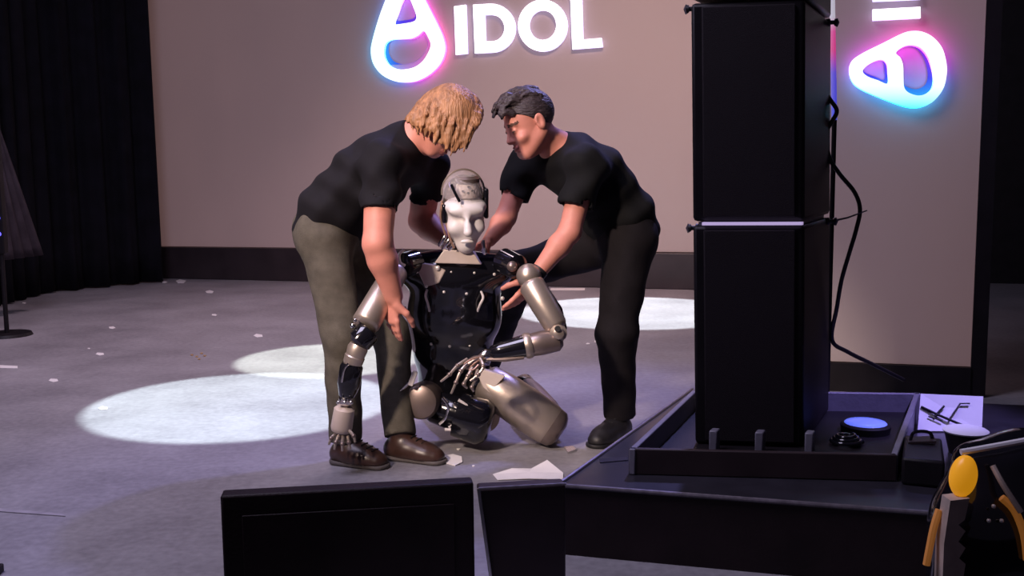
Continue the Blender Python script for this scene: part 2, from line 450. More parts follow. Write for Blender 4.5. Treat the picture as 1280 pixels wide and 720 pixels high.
# ================================================================== SETTING
WA, WB = G(200, 348), G(850, 362)
E1 = (WB - WA).normalized(); EN = V3(E1.y, -E1.x, 0); EU = V3(0, 0, 1)     # along the screen, towards the hall, up
def struct(mb, name, material, bevel=0.0):
    return tag(mb.build(name, material, None, 40, bevel), kind='structure')
fe = V3(0, 2.02, 0)                                                        # a point of the stage edge
st = [fe - E1 * 6.5, fe + E1 * 4.6, fe + E1 * 4.6 - EN * 9.5, fe - E1 * 6.5 - EN * 9.5]
struct(MB().prism([p + V3(0, 0, -.6) for p in st], (0, 0, .6)), 'floor', M['floor'])
struct(MB().prism([V3(-9, -4, -.65), V3(7, -4, -.65), V3(7, 5, -.65), V3(-9, 5, -.65)], (0, 0, .05)), 'floor_hall', M['black'])
bw = WA - EN * 1.0
struct(MB().prism([bw - E1 * 4 - EU * .6, bw + E1 * 9.0 - EU * .6, bw + E1 * 9.0 + EU * 5.8, bw - E1 * 4 + EU * 5.8], -EN * .15), 'wall_back', M['black'])
lw = fe - E1 * 6.4
struct(MB().prism([lw, lw - EN * 9.4, lw - EN * 9.4 + EU * 5.8, lw + EU * 5.8], -E1 * .15), 'wall_left', M['black'])
rw = fe + E1 * 4.5
struct(MB().prism([rw, rw - EN * 9.4, rw - EN * 9.4 + EU * 5.8, rw + EU * 5.8], E1 * .15), 'wall_right', M['black'])
struct(MB().prism([p + EU * 5.8 for p in st], (0, 0, .1)), 'ceiling', M['black'])
struct(MB().prism([fe - E1 * 6.5 + EN * .003 - EU * .04, fe + E1 * 4.6 + EN * .003 - EU * .04, fe + E1 * 4.6 + EN * .003 - EU * .001, fe - E1 * 6.5 + EN * .003 - EU * .001], EN * .006), 'trim_1', M['dull_edge'])

# ------------------------------------------------------------------ glowing signs
def closed(pts, n=6):
    out = []; N = len(pts); pts = [Vector((p[0], p[1], 0)) for p in pts]
    for i in range(N):
        p0, p1, p2, p3 = pts[i - 1], pts[i], pts[(i + 1) % N], pts[(i + 2) % N]
        for k in range(n):
            t = k / n
            q = .5 * ((2 * p1) + (p2 - p0) * t + (2 * p0 - 5 * p1 + 4 * p2 - p3) * t * t + (3 * p1 - p0 - 3 * p2 + p3) * t ** 3)
            out.append((q.x, q.y))
    return out
def sign_mesh(name, loops, plane_p, n, lift, depth, mats, parent):
    """flat shape with holes traced on a wall plane, given real thickness; loops are photo pixels"""
    e = V3(-n.y, n.x, 0); O = plane_p
    cu = bpy.data.curves.new(name, 'CURVE'); cu.dimensions = '2D'; cu.fill_mode = 'BOTH'; cu.extrude = depth / 2
    for lp in loops:
        sp = cu.splines.new('POLY'); sp.points.add(len(lp) - 1); sp.use_cyclic_u = True
        for i, (x, y) in enumerate(lp):
            q = onplane(x, y, plane_p + n * (lift + depth), n) - O; sp.points[i].co = (q.dot(e), q.z, 0, 1)
    ob = bpy.data.objects.new('tmp', cu); COL.objects.link(ob)
    dg = bpy.context.evaluated_depsgraph_get(); me = bpy.data.meshes.new_from_object(ob.evaluated_get(dg))
    bpy.data.objects.remove(ob); bpy.data.curves.remove(cu)
    off = rootloc(parent)
    for v in me.vertices:
        v.co = O + e * v.co.x + EU * v.co.y + n * (lift + depth / 2 + v.co.z) - off
    me.materials.clear()
    for mm in mats: me.materials.append(mm)
    me.update()
    for p in me.polygons: p.material_index = 0 if p.normal.dot(n) > .9 or len(mats) == 1 else 1
    me.name = name
    o = bpy.data.objects.new(name, me); COL.objects.link(o); o.parent = parent
    return o
def band(name, hole, shift, shrink, plane_p, n, material, parent, lift=.004):
    """inner lining of a hole: ring between the hole edge and a smaller shifted copy"""
    cx = sum(p[0] for p in hole) / len(hole); cy = sum(p[1] for p in hole) / len(hole)
    inner = [(cx + (x - cx) * shrink + shift[0], cy + (y - cy) * shrink + shift[1]) for x, y in hole]
    return sign_mesh(name, [hole, inner], plane_p, n, lift, .004, [material], parent)

# main LED screen on its black plinth
plinth = MB(); zb = onplane(200, 308, WA, EN).z
pl0, pl1 = WA - E1 * .6, WA + E1 * 7.3
plinth.prism([pl0, pl1, pl1 - EN * .5, pl0 - EN * .5], EU * (zb - .006))
pb = plinth.build('screen_plinth', M['plinth'], None, 40, .008, origin=WA)
tag(pb, 'long low black plinth under the big beige screen', 'plinth')
SP = WA - EN * .04
scr = empty('led_screen', SP + EU * zb, 'big beige stage screen with glowing IDOL lettering, standing on the long black plinth', 'screen')
s0, s1 = SP - E1 * .5, SP + E1 * 6.6
MB().prism([s0 + EU * zb, s1 + EU * zb, s1 + EU * 3.9, s0 + EU * 3.9], -EN * .12).build('display', M['screen'], scr)
fr_ = MB()
fr_.prism([s0 + EU * 3.9, s1 + EU * 3.9, s1 + EU * 3.96, s0 + EU * 3.96], -EN * .14)
fr_.prism([s1 + EU * zb, s1 + E1 * .05 + EU * zb, s1 + E1 * .05 + EU * 3.96, s1 + EU * 3.96], -EN * .14)
fr_.build('frame', M['black'], scr)

Z1 = lambda x, y: (440 + x / 3.765, y / 3.765)
M['sign_white'] = mat('sign_white', (.8, .8, .8), .5, emit=(1, .97, 1), estr=2.0)
M['sign_rim'] = mat('sign_white_rim', (.8, .8, .8), .5, emit=(.62, .55, 1), estr=1.4)
def arc(cx, cy, rx, ry, a0, a1, n=20):
    return [(cx + rx * math.cos(math.radians(a0 + (a1 - a0) * i / n)), cy + ry * math.sin(math.radians(a0 + (a1 - a0) * i / n))) for i in range(n + 1)]
letter_I = [(480, 30), (535, 22), (542, 252), (488, 258)]
letter_D = [(569, 22), (650, 17)] + arc(655, 132, 113, 115, -80, 88, 16) + [(578, 251)]
hole_D = [(624, 70), (655, 69)] + arc(660, 132, 57, 62, -78, 80, 14) + [(628, 195)]
letter_O = arc(897, 120, 116, 122, 0, 351, 39); hole_O = arc(897, 118, 64, 70, 0, 350, 35)
letter_L = [(1027, -14), (1081, -18), (1087, 186), (1174, 179), (1179, 221), (1037, 232)]
for nm, loops in (('letter_i', [letter_I]), ('letter_d', [letter_D, hole_D]), ('letter_o', [letter_O, hole_O]), ('letter_l', [letter_L])):
    o = sign_mesh('letter', [[Z1(*p) for p in lp] for lp in loops], SP, EN, .015, .035, [M['sign_white'], M['sign_rim']], scr)
    o['label'] = 'glowing white letter ' + nm[-1].upper()
mark = [(345, 0), (370, 50), (405, 120), (430, 180), (438, 235), (418, 295), (372, 345), (312, 378), (250, 387), (195, 380), (138, 350), (100, 300), (88, 240), (98, 180), (124, 90), (150, 18), (180, -50), (212, -82), (250, -94), (290, -84), (322, -50)]
hole_a = [(198, 112), (213, 66), (232, 14), (250, -14), (270, -6), (287, 30), (302, 72), (300, 92), (284, 103), (240, 111)]
hole_b = [(150, 242), (158, 205), (185, 187), (230, 183), (280, 180), (312, 166), (338, 146), (360, 180), (370, 212), (357, 250), (330, 290), (288, 318), (230, 327), (182, 312), (156, 278)]
def logo(parent, mk, ha, hb, conv, plane_p, n, px0, px1, sh, tint):
    a = onplane(*conv(*px0), plane_p, n); b = onplane(*conv(*px1), plane_p, n)
    face = glow_mat('logo_face', [(0, tint), (.18, tuple((1 + c) / 2 for c in tint)), (.42, (.95, 1, 1)), (.62, (1, .97, 1)), (1, (1, .86, 1))], a, b, 1.25)
    rim = glow_mat('logo_rim', [(0, (0, .5, 1)), (.35, (.08, .25, 1)), (.65, (.65, .05, .9)), (1, (1, .05, .5))], a, b, 5.0)
    lin = glow_mat('logo_lining', [(0, (0, .55, 1)), (.4, (.02, .03, .95)), (.7, (.12, .02, .75)), (1, (.30, .03, .75))], a, b, .8, .03)
    loops = [[conv(*p) for p in closed(mk)], [conv(*p) for p in closed(ha, 3)], [conv(*p) for p in closed(hb, 4)]]
    o = sign_mesh('logo_mark', loops, plane_p, n, .02, .04, [face, rim], parent)
    o['label'] = 'glowing white drop-shaped logo with cyan and magenta edges'
    for hl, k in ((loops[1], .7), (loops[2], 1)):
        band('lining', hl, (sh[0] * k, sh[1] * k), .84, plane_p, n, lin, o)
logo(scr, mark, hole_a, hole_b, Z1, SP, EN, (95, 250), (430, 200), (1.2, -2.6), (.62, .96, 1))

# narrow side screen with the same logo turned on its side
SB = G(1045, 488); side_p = SB
sideS = empty('side_screen', side_p, 'narrow brownish side screen behind the speaker tower, glowing logo turned sideways', 'screen')
q0, q1 = side_p - E1 * .30, side_p + E1 * ((onplane(1220, 300, side_p, EN) - side_p).dot(E1))
z0 = onplane(1130, 455, side_p, EN).z
MB().prism([q0 + EU * z0, q1 + EU * z0, q1 + EU * 2.6, q0 + EU * 2.6], -EN * .06).build('display', M['screen_side'], sideS)
f2 = MB(); q2 = q1 + E1 * .065
f2.prism([q1 + EN * .01, q2 + EN * .01, q2 + EN * .01 + EU * 2.65, q1 + EN * .01 + EU * 2.65], -EN * .08)
f2.prism([q0 - E1 * .04 + EN * .01, q0 + EN * .01, q0 + EN * .01 + EU * 2.65, q0 - E1 * .04 + EN * .01 + EU * 2.65], -EN * .08)
f2.build('frame', M['black'], sideS)
MB().prism([q0 + EN * .02, q1 + EN * .02, q1 + EN * .02 + EU * (z0 - .003), q0 + EN * .02 + EU * (z0 - .003)], -EN * .09).build('base', M['black'], sideS)
Z2 = lambda x, y: (1020 + x / 4.5, y / 4.5)
mk2 = [(187, 400), (200, 345), (260, 300), (380, 240), (480, 190), (540, 174), (600, 179), (660, 210), (710, 270), (733, 350), (735, 420), (715, 500), (660, 570), (600, 600), (540, 606), (470, 590), (350, 545), (250, 500), (205, 460)]
ha2 = [(262, 400), (290, 365), (340, 339), (378, 336), (400, 360), (405, 400), (404, 470), (350, 452), (290, 430)]
hb2 = [(450, 297), (490, 263), (540, 253), (590, 270), (630, 320), (655, 390), (662, 450), (650, 500), (612, 530), (570, 537), (520, 520), (496, 490), (492, 430), (490, 370), (475, 325)]
logo(sideS, mk2, ha2, hb2, Z2, side_p, EN, (440, 600), (480, 185), (-3.6, -3.0), (.04, .72, .78))
for bar in ([(318, 53), (587, 38), (589, 100), (319, 114)], [(319, -40), (589, -54), (590, -6), (320, 6)]):
    o = sign_mesh('letter', [[Z2(*p) for p in bar]], side_p, EN, .012, .03, [M['sign_white'], M['sign_rim']], sideS)
    o['label'] = 'glowing white bar, part of a letter lying on its side'

# ------------------------------------------------------------------ curtains
def curtain(path, z0, z1, amp, wave, material, name, label, cat='curtain', seed=0, top=None, thick=.012):
    rnd = random.Random(seed); pts = [Vector(p) for p in path]
    segs = [(pts[i + 1] - pts[i]).length for i in range(len(pts) - 1)]; L = sum(segs); n = int(L / .025)
    rows = 14; front = []
    for j in range(rows + 1):
        t = j / rows; row = []
        for i in range(n + 1):
            s = L * i / n; k = 0; ss = s
            while k < len(segs) - 1 and ss > segs[k]: ss -= segs[k]; k += 1
            dr = (pts[k + 1] - pts[k]).normalized(); p = pts[k] + dr * ss
            if top is not None: p = p.lerp(Vector(top), t * .85)
            nn = V3(dr.y, -dr.x, 0)
            a = amp * (1 - .35 * t)
            off = a * math.sin(s / wave * 6.283 + .8 * math.sin(s * 3.1 + seed)) + .35 * a * math.sin(s / wave * 14.7 + seed + 1.5 * t)
            row.append(p + nn * off + EU * (z0 + (z1 - z0) * t - p.z))
        front.append(row)
    mb = MB(); W = n + 1
    v = [p for r in front for p in r]
    f = [(j * W + i, j * W + i + 1, (j + 1) * W + i + 1, (j + 1) * W + i) for j in range(rows) for i in range(n)]
    o = link_mesh(name, v, f, material, None, 180, 0, origin=pts[0])
    sol = o.modifiers.new('cloth', 'SOLIDIFY'); sol.thickness = thick; sol.offset = 0
    return tag(o, label, cat)
cA, cB, cC = G(203, 352), G(60, 366), G(-90, 405)
curtain([cC, cB, cA], .012, 4.6, .06, .26, M['curtain'], 'stage_curtain', 'tall black pleated stage curtain beside the big screen', seed=2)
curtain([G(6, 402) + V3(0, -.1, 0), G(66, 388) + V3(0, -.1, 0)], .45, 1.5, .030, .13, M['curtain_grey'], 'sheer_drape', 'gathered grey sheer drape hanging before the black curtain', seed=5, top=G(8, 400) + V3(0, -.1, 0))
rc = G(1236, 478); 
curtain([rc + V3(.0, -.35, 0), rc + V3(.55, -.55, 0), rc + V3(1.5, -.7, 0)], .012, 3.6, .035, .30, M['wing_cloth'], 'wing_curtain', 'dark plain wing curtain at the side screen', seed=9)

# light bar at the curtain with blue leds
lb = P(-1, 275, 6.6)
bar = empty('led_light_bar', V3(lb.x, lb.y, 0), 'upright stand light bar with small blue lamps by the black curtain', 'stage light')
MB().box(V3(lb.x, lb.y, 1.0), (.035, 0, 0), (0, .03, 0), (0, 0, .45)).build('housing', M['black'], bar, bevel=.006)
MB().lathe(V3(lb.x, lb.y, .02), V3(lb.x, lb.y, .56), [(0, .015), (1, .015)], 10).build('pole', M['black'], bar)
MB().lathe(V3(lb.x, lb.y, 0), V3(lb.x, lb.y, .02), [(0, .16), (1, .15)], 20).build('foot', M['black'], bar)
for k in range(7):
    MB().ball(V3(lb.x + .01, lb.y - .034, .68 + k * .105), .014, 10, 6).build('lamp', M['blue_led'], bar)

# ------------------------------------------------------------------ floor bits
def flake(pts, material, name, label, cat, group=None, thick=.002, lift=None):
    o = MB().prism([p + V3(0, 0, .001) for p in pts], (0, 0, thick)).build(name, material, None, 0, 0, origin=pts[0])
    if lift:
        for v in o.data.vertices:
            if v.co.x > lift[0]: v.co.z += lift[1] * (v.co.x - lift[0])
    return tag(o, label, cat, group)
for i, (x, y, wx) in enumerate([(262, 365, 6), (268, 394, 4), (140, 410, 5), (125, 443, 6), (67, 476, 7), (323, 420, 7), (129, 511, 7), (206, 353, 4), (226, 352, 8), (111, 436, 2), (30, 379, 3), (747, 427, 5), (735, 430, 3), (573, 562, 3), (592, 583, 2)]):
    a = random.uniform(0, 3)
    pts = [G(x + wx * math.cos(a + k * 1.256 + random.uniform(-.2, .2)) * .9, y + wx * .33 * math.sin(a + k * 1.256)) for k in range(5)]
    special = {6: 'white paper scrap lying inside the large pool of light', 8: 'longer white paper strip at the foot of the black plinth', 4: 'largest white paper scrap on the floor beside the large light pool',
               5: 'white paper scrap just behind the rim of the smaller round light pool', 13: 'tiny white scrap under the robot by its black thigh', 14: 'tiny white speck in front of the torn paper piece'}
    flake(pts, M['confetti'], 'confetti_scrap', special.get(i, 'tiny white paper scrap lying on the dim bare stage floor'), 'confetti', 'paper scraps scattered on the stage')
for x, y in ((240, 444), (246, 446), (252, 442), (256, 445), (249, 449)):
    pts = [G(x + 2.2 * math.cos(k * 1.57 + x), y + 1.1 * math.sin(k * 1.57 + x)) for k in range(4)]
    flake(pts, M['gold'], 'gold_confetti', 'tiny gold confetti fleck beside the large pool of light', 'confetti', 'gold flecks on the stage')
flake([G(556, 571), G(566, 569), G(577, 572), G(578, 579), G(569, 583), G(558, 580)], M['paper'], 'torn_paper', 'torn white paper piece at the toe of the brown shoe', 'paper', thick=.004)
flake([G(705, 561), G(716, 560), G(720, 564), G(710, 568)], M['chrome'], 'metal_clip', 'small shiny metal clip at the kneeling robot\'s silver knee', 'clip', thick=.008)
tp = [G(0, 457), G(22, 458), G(22, 461), G(0, 460.5)]
flake(tp, M['confetti'], 'tape_strip', 'short pale tape strip stuck on the floor near the curtain', 'tape')
flake([G(-30, 634), G(78, 643), G(82, 646), G(-30, 638)], M['tape'], 'floor_tape', 'long dull tape line across the near stage floor', 'tape')
flake([G(688, 360.5), G(731, 360.5), G(731, 363), G(688, 363)], M['confetti'], 'marking_tape', 'white marking tape on the floor along the black plinth', 'tape')
# crumpled sheet lying on the floor by the low monitor
sh = [G(616, 594), G(640, 590), G(664, 589), G(684, 585), G(704, 593), G(704, 600), G(660, 600), G(622, 601)]
mb = MB(); cpt = sum((Vector(p) for p in sh), V3(0, 0, 0)) / len(sh)
v = [cpt + V3(0, 0, .012)] + [p + V3(0, 0, z) for p, z in zip(sh, (.004, .014, .01, .03, .006, .003, .006, .004))]
mb.add(v, [(0, i, i % 8 + 1) for i in range(1, 9)])
pp = mb.build('paper_sheet', M['paper'], None, 0, 0, origin=cpt); sol = pp.modifiers.new('thick', 'SOLIDIFY'); sol.thickness = .002
tag(pp, 'creased white paper sheet lying in front of the kneeling robot', 'paper')

# ------------------------------------------------------------------ low boxes along the stage edge
ZA = .30
tl, tr = G(275, 620, ZA), G(592, 603, ZA)
ed = (tr - tl); ed.z = 0; back = V3(-ed.y, ed.x, 0).normalized()
pm = empty('prompter_monitor', V3(tl.x, tl.y, 0), 'wide black floor monitor seen from behind at the stage edge', 'monitor')
down = V3(0, 0, -1)
MB().prism([tl, tr, tr + down * .29, tl + down * .29], back * .05).build('housing', M['case_black'], pm, bevel=.006)
mbk = MB()
mbk.prism([tl + ed * .08 + down * .05, tr - ed * .08 + down * .05, tr - ed * .08 + down * .24, tl + ed * .08 + down * .24], -back * .004).build('back_cover', M['case_black'], pm, bevel=.004)
for t in (.2, .8):
    MB().prism([tl + ed * (t - .05) + down * .28, tl + ed * (t + .05) + down * .28, tl + ed * (t + .05) + down * .2995, tl + ed * (t - .05) + down * .2995], back * .12).build('foot', M['black_rubber'], pm)
wt = [G(598, 611, ZA), G(707, 605, ZA)]
wd = wt[1] - wt[0]; wd.z = 0; wbk = V3(-wd.y, wd.x, 0).normalized()
wm = empty('equipment_case', V3(wt[0].x, wt[0].y, 0), 'narrow dark upright case with pale slanted edge, beside the wide floor monitor', 'case')
b0 = wt[0] + wd * .165; b0.z = .012; b1 = Vector(wt[1]); b1.z = .012
MB().prism([wt[0], wt[1], b1, b0], wbk * .05).build('shell', M['case_brown'], wm, bevel=.006)
MB().tube([wt[0] - wbk * .004 + EU * .002, wt[0].lerp(b0, .5) - wbk * .004, b0 - wbk * .004], .0042, 8).build('edge_strip', M['alu'], wm)
MB().tube([wt[0] - wbk * .004 + EU * .002, wt[1] - wbk * .004 + EU * .002], .0032, 8).build('edge_strip', M['dull_edge'], wm)
for t in (.3, .85):
    c = wt[0].lerp(wt[1], t) + wbk * .025; MB().lathe(V3(c.x, c.y, 0), V3(c.x, c.y, .013), [(0, .014), (1, .016)], 12).build('foot', M['black_rubber'], wm)

# platform carrying the speaker tower
ZC = .20
FL, FR, RL = G(700, 605, ZC), G(1170, 640, ZC), G(865, 487, ZC)
FR = FL + (FR - FL) * 1.75; RR = FR + (RL - FL)
plat = empty('speaker_platform', V3(FL.x, FL.y, 0), 'low black platform with bluish top carrying the speaker tower', 'platform')
MB().prism([p - EU * ZC for p in (FL, FR, RR, RL)], EU * (ZC - .012)).build('body', M['case_black'], plat)
MB().prism([p - EU * .0118 for p in (FL, FR, RR, RL)], EU * .0118).build('top_board', M['board'], plat)
fdir = (FR - FL).normalized(); sdir = (RL - FL).normalized()
MB().tube([FL - sdir * .004 - EU * .002, FR - sdir * .004 - EU * .002], .006, 8).build('front_edge', M['dull_edge'], plat)
MB().tube([FL + EU * .002, RL + EU * .002], .006, 8).build('side_edge', M['alu'], plat)
sl = [G(749, 574, ZC), G(784, 571, ZC), G(785, 576, ZC), G(750, 579, ZC)]
MB().prism([p + EU * .0005 for p in sl], EU * .002).build('hand_slot', M['black'], plat)

# open tray the tower stands in
ZT = ZC + .075
tFL, tFR, tRR, tRL = G(786, 561, ZT), G(1122, 569, ZT), G(1150, 491, ZT), G(866, 487, ZT)
tray = empty('tower_tray', V3(tFL.x, tFL.y, ZC), 'open rimmed dark tray on the platform with the tower standing in it', 'tray')
dz = EU * (ZT - ZC - .001)
def wall(mb, a, b, inw, th=.018): mb.prism([a - dz, b - dz, b - dz + inw * th, a - dz + inw * th], dz)
cen = (tFL + tFR + tRR + tRL) / 4
for a, b, nm, mm in ((tFL, tFR, 'front_rim', 'case_brown'), (tFR, tRR, 'side_rim', 'case_top'), (tRR, tRL, 'rear_rim', 'case_top'), (tRL, tFL, 'side_rim', 'case_top')):
    e = (b - a); inw = V3(-e.y, e.x, 0).normalized()
    if inw.dot(cen - a) < 0: inw = -inw
    k = MB(); wall(k, a, b, inw); k.build(nm, M[mm], tray, bevel=.003)
MB().prism([p.lerp(cen, .03) - dz + EU * .0005 for p in (tFL, tFR, tRR, tRL)], EU * .008).build('tray_floor', M['black'], tray)
for x, y in ((893, 559), (950, 561), (1012, 562)):
    c = G(x, y + 4, ZC + .01); MB().box(c + EU * .03, fdir * .012, sdir * .02, EU * .035).build('clamp', M['case_top'], tray, bevel=.004)

# speaker tower : three stacked cabinets
TZ = ZC + .0095
tw = [G(868, 555, TZ), G(1004, 559, TZ)]
wv = tw[1] - tw[0]; wv.z = 0
def far_x(D):
    q = tw[1] + sdir * D - CAM; return 640 + FPX * q.dot(right) / q.dot(fwd)
Dp = .1
while far_x(Dp) < 1041 and Dp < .5: Dp += .005
dep = V3(sdir.x, sdir.y, 0).normalized() * Dp
lean = V3(-.020, 0, 1)
def cabinet(za, zb, label, sc=1.0):
    a = tw[0] + lean * (za - TZ); b = tw[1] + lean * (za - TZ); H = lean * (zb - za)
    r = empty('column_speaker', a.lerp(b, .5) + dep * .5, label, 'speaker', 'speaker cabinets stacked in the tower')
    MB().prism([a, b, b + dep, a + dep], H).build('cabinet', M['black'], r, bevel=.012)
    g0, g1 = a.lerp(b, .10), a.lerp(b, .92); o = V3(wv.y, -wv.x, 0).normalized() * .012
    MB().prism([g0 + H * .02, g1 + H * .02, g1 + H * .98, g0 + H * .98], o).build('grille', M['black_grille'], r, bevel=.004)
    for t, s in ((0, -1), (1, 1)):
        p = a.lerp(b, t) + dep * (.10 if s < 0 else .90) + H * .985
        e = wv.normalized() * s
        hd = MB().lathe(p - e * .012, p + e * .026, [(0, .012), (.4, .013), (.45, .007), (.75, .007), (.8, .012), (1, .011)], 12).build('rigging_pin', M['black_rubber'], r)
        MB().tube([p + e * .024 + EU * .012, p + e * .030, p + e * .024 - EU * .014], .004, 6).build('pin_ring', M['dull_edge'], hd)
    return r, a, b, H
zs = P(950, 281, tw[0].y).z
c_lo = cabinet(TZ, zs, 'lower black column speaker of the tower, standing in the tray')
c_mid = cabinet(zs + .012, P(940, 3, tw[0].y).z, 'middle black column speaker of the tower, above the pale joint strip')
c_top = cabinet(P(940, 3, tw[0].y).z + .010, 2.15, 'topmost black column speaker of the tower')
a = tw[0] + lean * (zs - TZ); b = tw[1] + lean * (zs - TZ)
sp_ = MB().prism([a.lerp(b, .05) + dep * .02, a.lerp(b, .95) + dep * .02, a.lerp(b, .95) + dep * .95, a.lerp(b, .05) + dep * .95], EU * .0105).build('spacer', M['case_top'], c_lo[0])
sp2 = MB().prism([a.lerp(b, .10) - dep * .03 + EU * .001, a.lerp(b, .99) - dep * .03 + EU * .001, a.lerp(b, .99) + dep * .02 + EU * .001, a.lerp(b, .10) + dep * .02 + EU * .001], EU * .009).build('joint_strip', M['lilac_glow'], c_lo[0])
# slim added tube behind the tower edge, its glow standing for a coloured reflection
ls0 = P(1043, 150, 3.62)
M['reflection_glow'] = glow_mat('reflection_glow', [(0, (.05, .08, 1)), (.35, (.15, .1, 1)), (.55, (1, .06, .35)), (.72, (1, .1, .45)), (.85, (.8, .75, .9)), (1, (.8, .75, .9))], V3(0, 0, P(1033, 140, 3.62).z), V3(0, 0, P(1030, 0, 3.62).z), .55)
ls = empty('reflection_tube', V3(ls0.x, ls0.y, 0), 'slim upright tube added behind the speaker tower, its blue and magenta glow standing for a reflection', 'stage light')
MB().lathe(P(1043, 150, 3.62), P(1039.5, -40, 3.62), [(0, .010), (1, .010)], 10).build('tube', M['reflection_glow'], ls)
pb_ = P(1043, 150, 3.62)
MB().lathe(V3(pb_.x, pb_.y, .212), pb_, [(0, .009), (1, .009)], 10).build('pole', M['black'], ls)
MB().lathe(V3(pb_.x, pb_.y, .2015), V3(pb_.x, pb_.y, .213), [(0, .05), (1, .045)], 18).build('foot', M['black'], ls)
# cables along the tower
dcb = (tw[1] + dep).y - .02
cab = MB().tube(spline([P(x, y, dcb) for x, y in ((1028, 105), (1036, 122), (1046, 138), (1040, 152), (1034, 165), (1036, 195), (1050, 218), (1068, 240), (1075, 262), (1070, 288), (1062, 315), (1052, 350), (1046, 385), (1040, 425))] + [P(1060, 440, dcb + .1), P(1090, 455, dcb + .2), P(1130, 475, dcb + .28)], 6), .0075, 8)
tag(cab.build('speaker_cable', M['cable'], None, 180, 0, origin=P(1040, 425, dcb)), 'thick dark red-black cable looping down the side of the tower', 'cable')
pinrod = P(1040, 275, (tw[1] + dep * .9).y )
MB().tube([P(1038, 277, (tw[1] + dep * .9).y - .00), P(1060, 272, (tw[1] + dep * .9).y - .01), P(1084, 263, (tw[1] + dep * .9).y - .02)], [.004, .003, .002], 6).build('locking_pin', M['dull_edge'], c_lo[0])

# clutter in and behind the tray
tz = ZC + .0095
dc = G(1082, 528, tz + .03)
dsk = empty('blue_disc', V3(dc.x, dc.y, tz), 'flat dark disc with its blue oval reflection put in as glow, lying in the tray', 'lamp')
MB().lathe(V3(dc.x, dc.y, tz), V3(dc.x, dc.y, tz + .028), [(0, .075), (.8, .078), (1, .07)], 28).build('housing', M['black'], dsk)
MB().lathe(V3(dc.x, dc.y, tz + .0285), V3(dc.x, dc.y, tz + .034), [(0, .066), (.7, .062), (1, .04)], 28).build('lens', M['blue_disc_glow'], dsk)
co = G(1058, 556, tz)
for k in range(1):
    pts = [co + V3((.050 - .0007 * t) * math.cos(t * .5), (.050 - .0007 * t) * math.sin(t * .5), .008 + .0006 * t) for t in range(0, 40)]
    tag(MB().tube(pts, .006, 8).build('coiled_cable', M['black_gloss'], None, 180, 0, origin=co), 'glossy black cable coil lying in the tray near the rim', 'cable')
x0 = G(1128, 545, ZC)
blk = empty('power_box', V3(x0.x, x0.y, ZC), 'small black power box with angled grey lid beside the tray', 'box')
MB().prism([G(1126, 606, ZC) + EU * .001, G(1180, 612, ZC) + EU * .001, G(1176, 580, ZC) + EU * .001, G(1130, 575, ZC) + EU * .001], EU * .075).build('body', M['black'], blk, bevel=.008)
bt = G(1150, 585, ZC)
MB().box(bt + EU * .082, (.035, -.01, .004), (.008, .028, 0), (0, 0, .003)).build('lid', M['case_brown'], blk)
hd_ = MB().tube(spline([bt + V3(-.03, 0, .08), bt + V3(-.02, 0, .105), bt + V3(.02, -.006, .105), bt + V3(.03, -.008, .08)], 5), .005, 8).build('handle', M['black_gloss'], blk)
# violet lit card leaning behind
cd0 = G(1150, 543, ZC)
ca = [P(1151, 492, cd0.y + .10), P(1229, 495.5, cd0.y + .06), P(1227, 548, cd0.y + .01), P(1147, 537, cd0.y + .03)]
zmin = min(p.z for p in ca)
card = empty('white_card', V3(ca[3].x, ca[3].y, ZC), 'upright white card with dark lines standing on the platform', 'card')
ca[2].z = ZC + .004; ca[3].z = ZC + .004
cn = (ca[1] - ca[0]).cross(ca[3] - ca[0]).normalized()
if cn.y > 0: cn = -cn
MB().prism(ca, -cn * .006).build('sheet', M['white_card'], card)
def oncard(x, y): return onplane(x, y, ca[0], cn) + cn * .004
for pts, r in ((((1151, 509), (1172, 519), (1205, 533)), .0042), (((1187, 524), (1200, 505), (1212, 505)), .0028), (((1168, 521), (1180, 508)), .0035), (((1160, 521), (1178, 527)), .0024)):
    MB().tube([oncard(*p) for p in pts], r, 6).build('drawn_line', M['black'], card)
# dark cup with white rim
cc = G(1206, 566, ZC)
cup = empty('paper_cup', V3(cc.x, cc.y, ZC), 'dark cup with whitish rim standing before the white card', 'cup')
ztop = P(1206, 540, cc.y).z
MB().lathe(V3(cc.x, cc.y, ZC + .0005), V3(cc.x, cc.y, ztop), [(0, .045), (1, .060)], 28).build('cup_wall', M['black'], cup)
MB().lathe(V3(cc.x, cc.y, ztop + .0005), V3(cc.x, cc.y, ztop + .010), [(0, .062), (.5, .065), (1, .058)], 28).build('lid', M['white_card'], cup)

# machine with orange lamp standing in the hall before the stage
DM = 1.56
mz = -.6
mc = P(1222, 640, DM)
mach = empty('glowing_machine', V3(mc.x, mc.y, mz), 'glossy black upright machine with yellow-orange oval lamp and orange strips', 'machine')
Fm = Field([V3(mc.x - .14, mc.y - .14, .20), V3(mc.x + .16, mc.y + .14, P(1215, 560, DM).z)], .05, .005)
top = P(1214, 578, DM); midp = P(1222, 650, DM); low = P(1228, 735, DM)
Fm.cap(top, midp, .030, .066, .04).cap(midp, low, .066, .088, .04).cap(P(1232, 580, DM), P(1285, 566, DM), .022, .030, .04).cap(P(1270, 580, DM), P(1262, 735, DM), .05, .07, .04)
Fm.build('shell', M['black_gloss'], mach)
MB().lathe(V3(mc.x, mc.y, mz + .03), V3(low.x, low.y, low.z - .02), [(0, .06), (.5, .05), (.9, .075), (1, .085)], 24).build('pedestal', M['black'], mach)
MB().lathe(V3(mc.x, mc.y, mz), V3(mc.x, mc.y, mz + .03), [(0, .16), (1, .14)], 28).build('foot', M['black'], mach)
oc = P(1205, 596, DM - .066); on = V3(-.22, -1, .10).normalized()
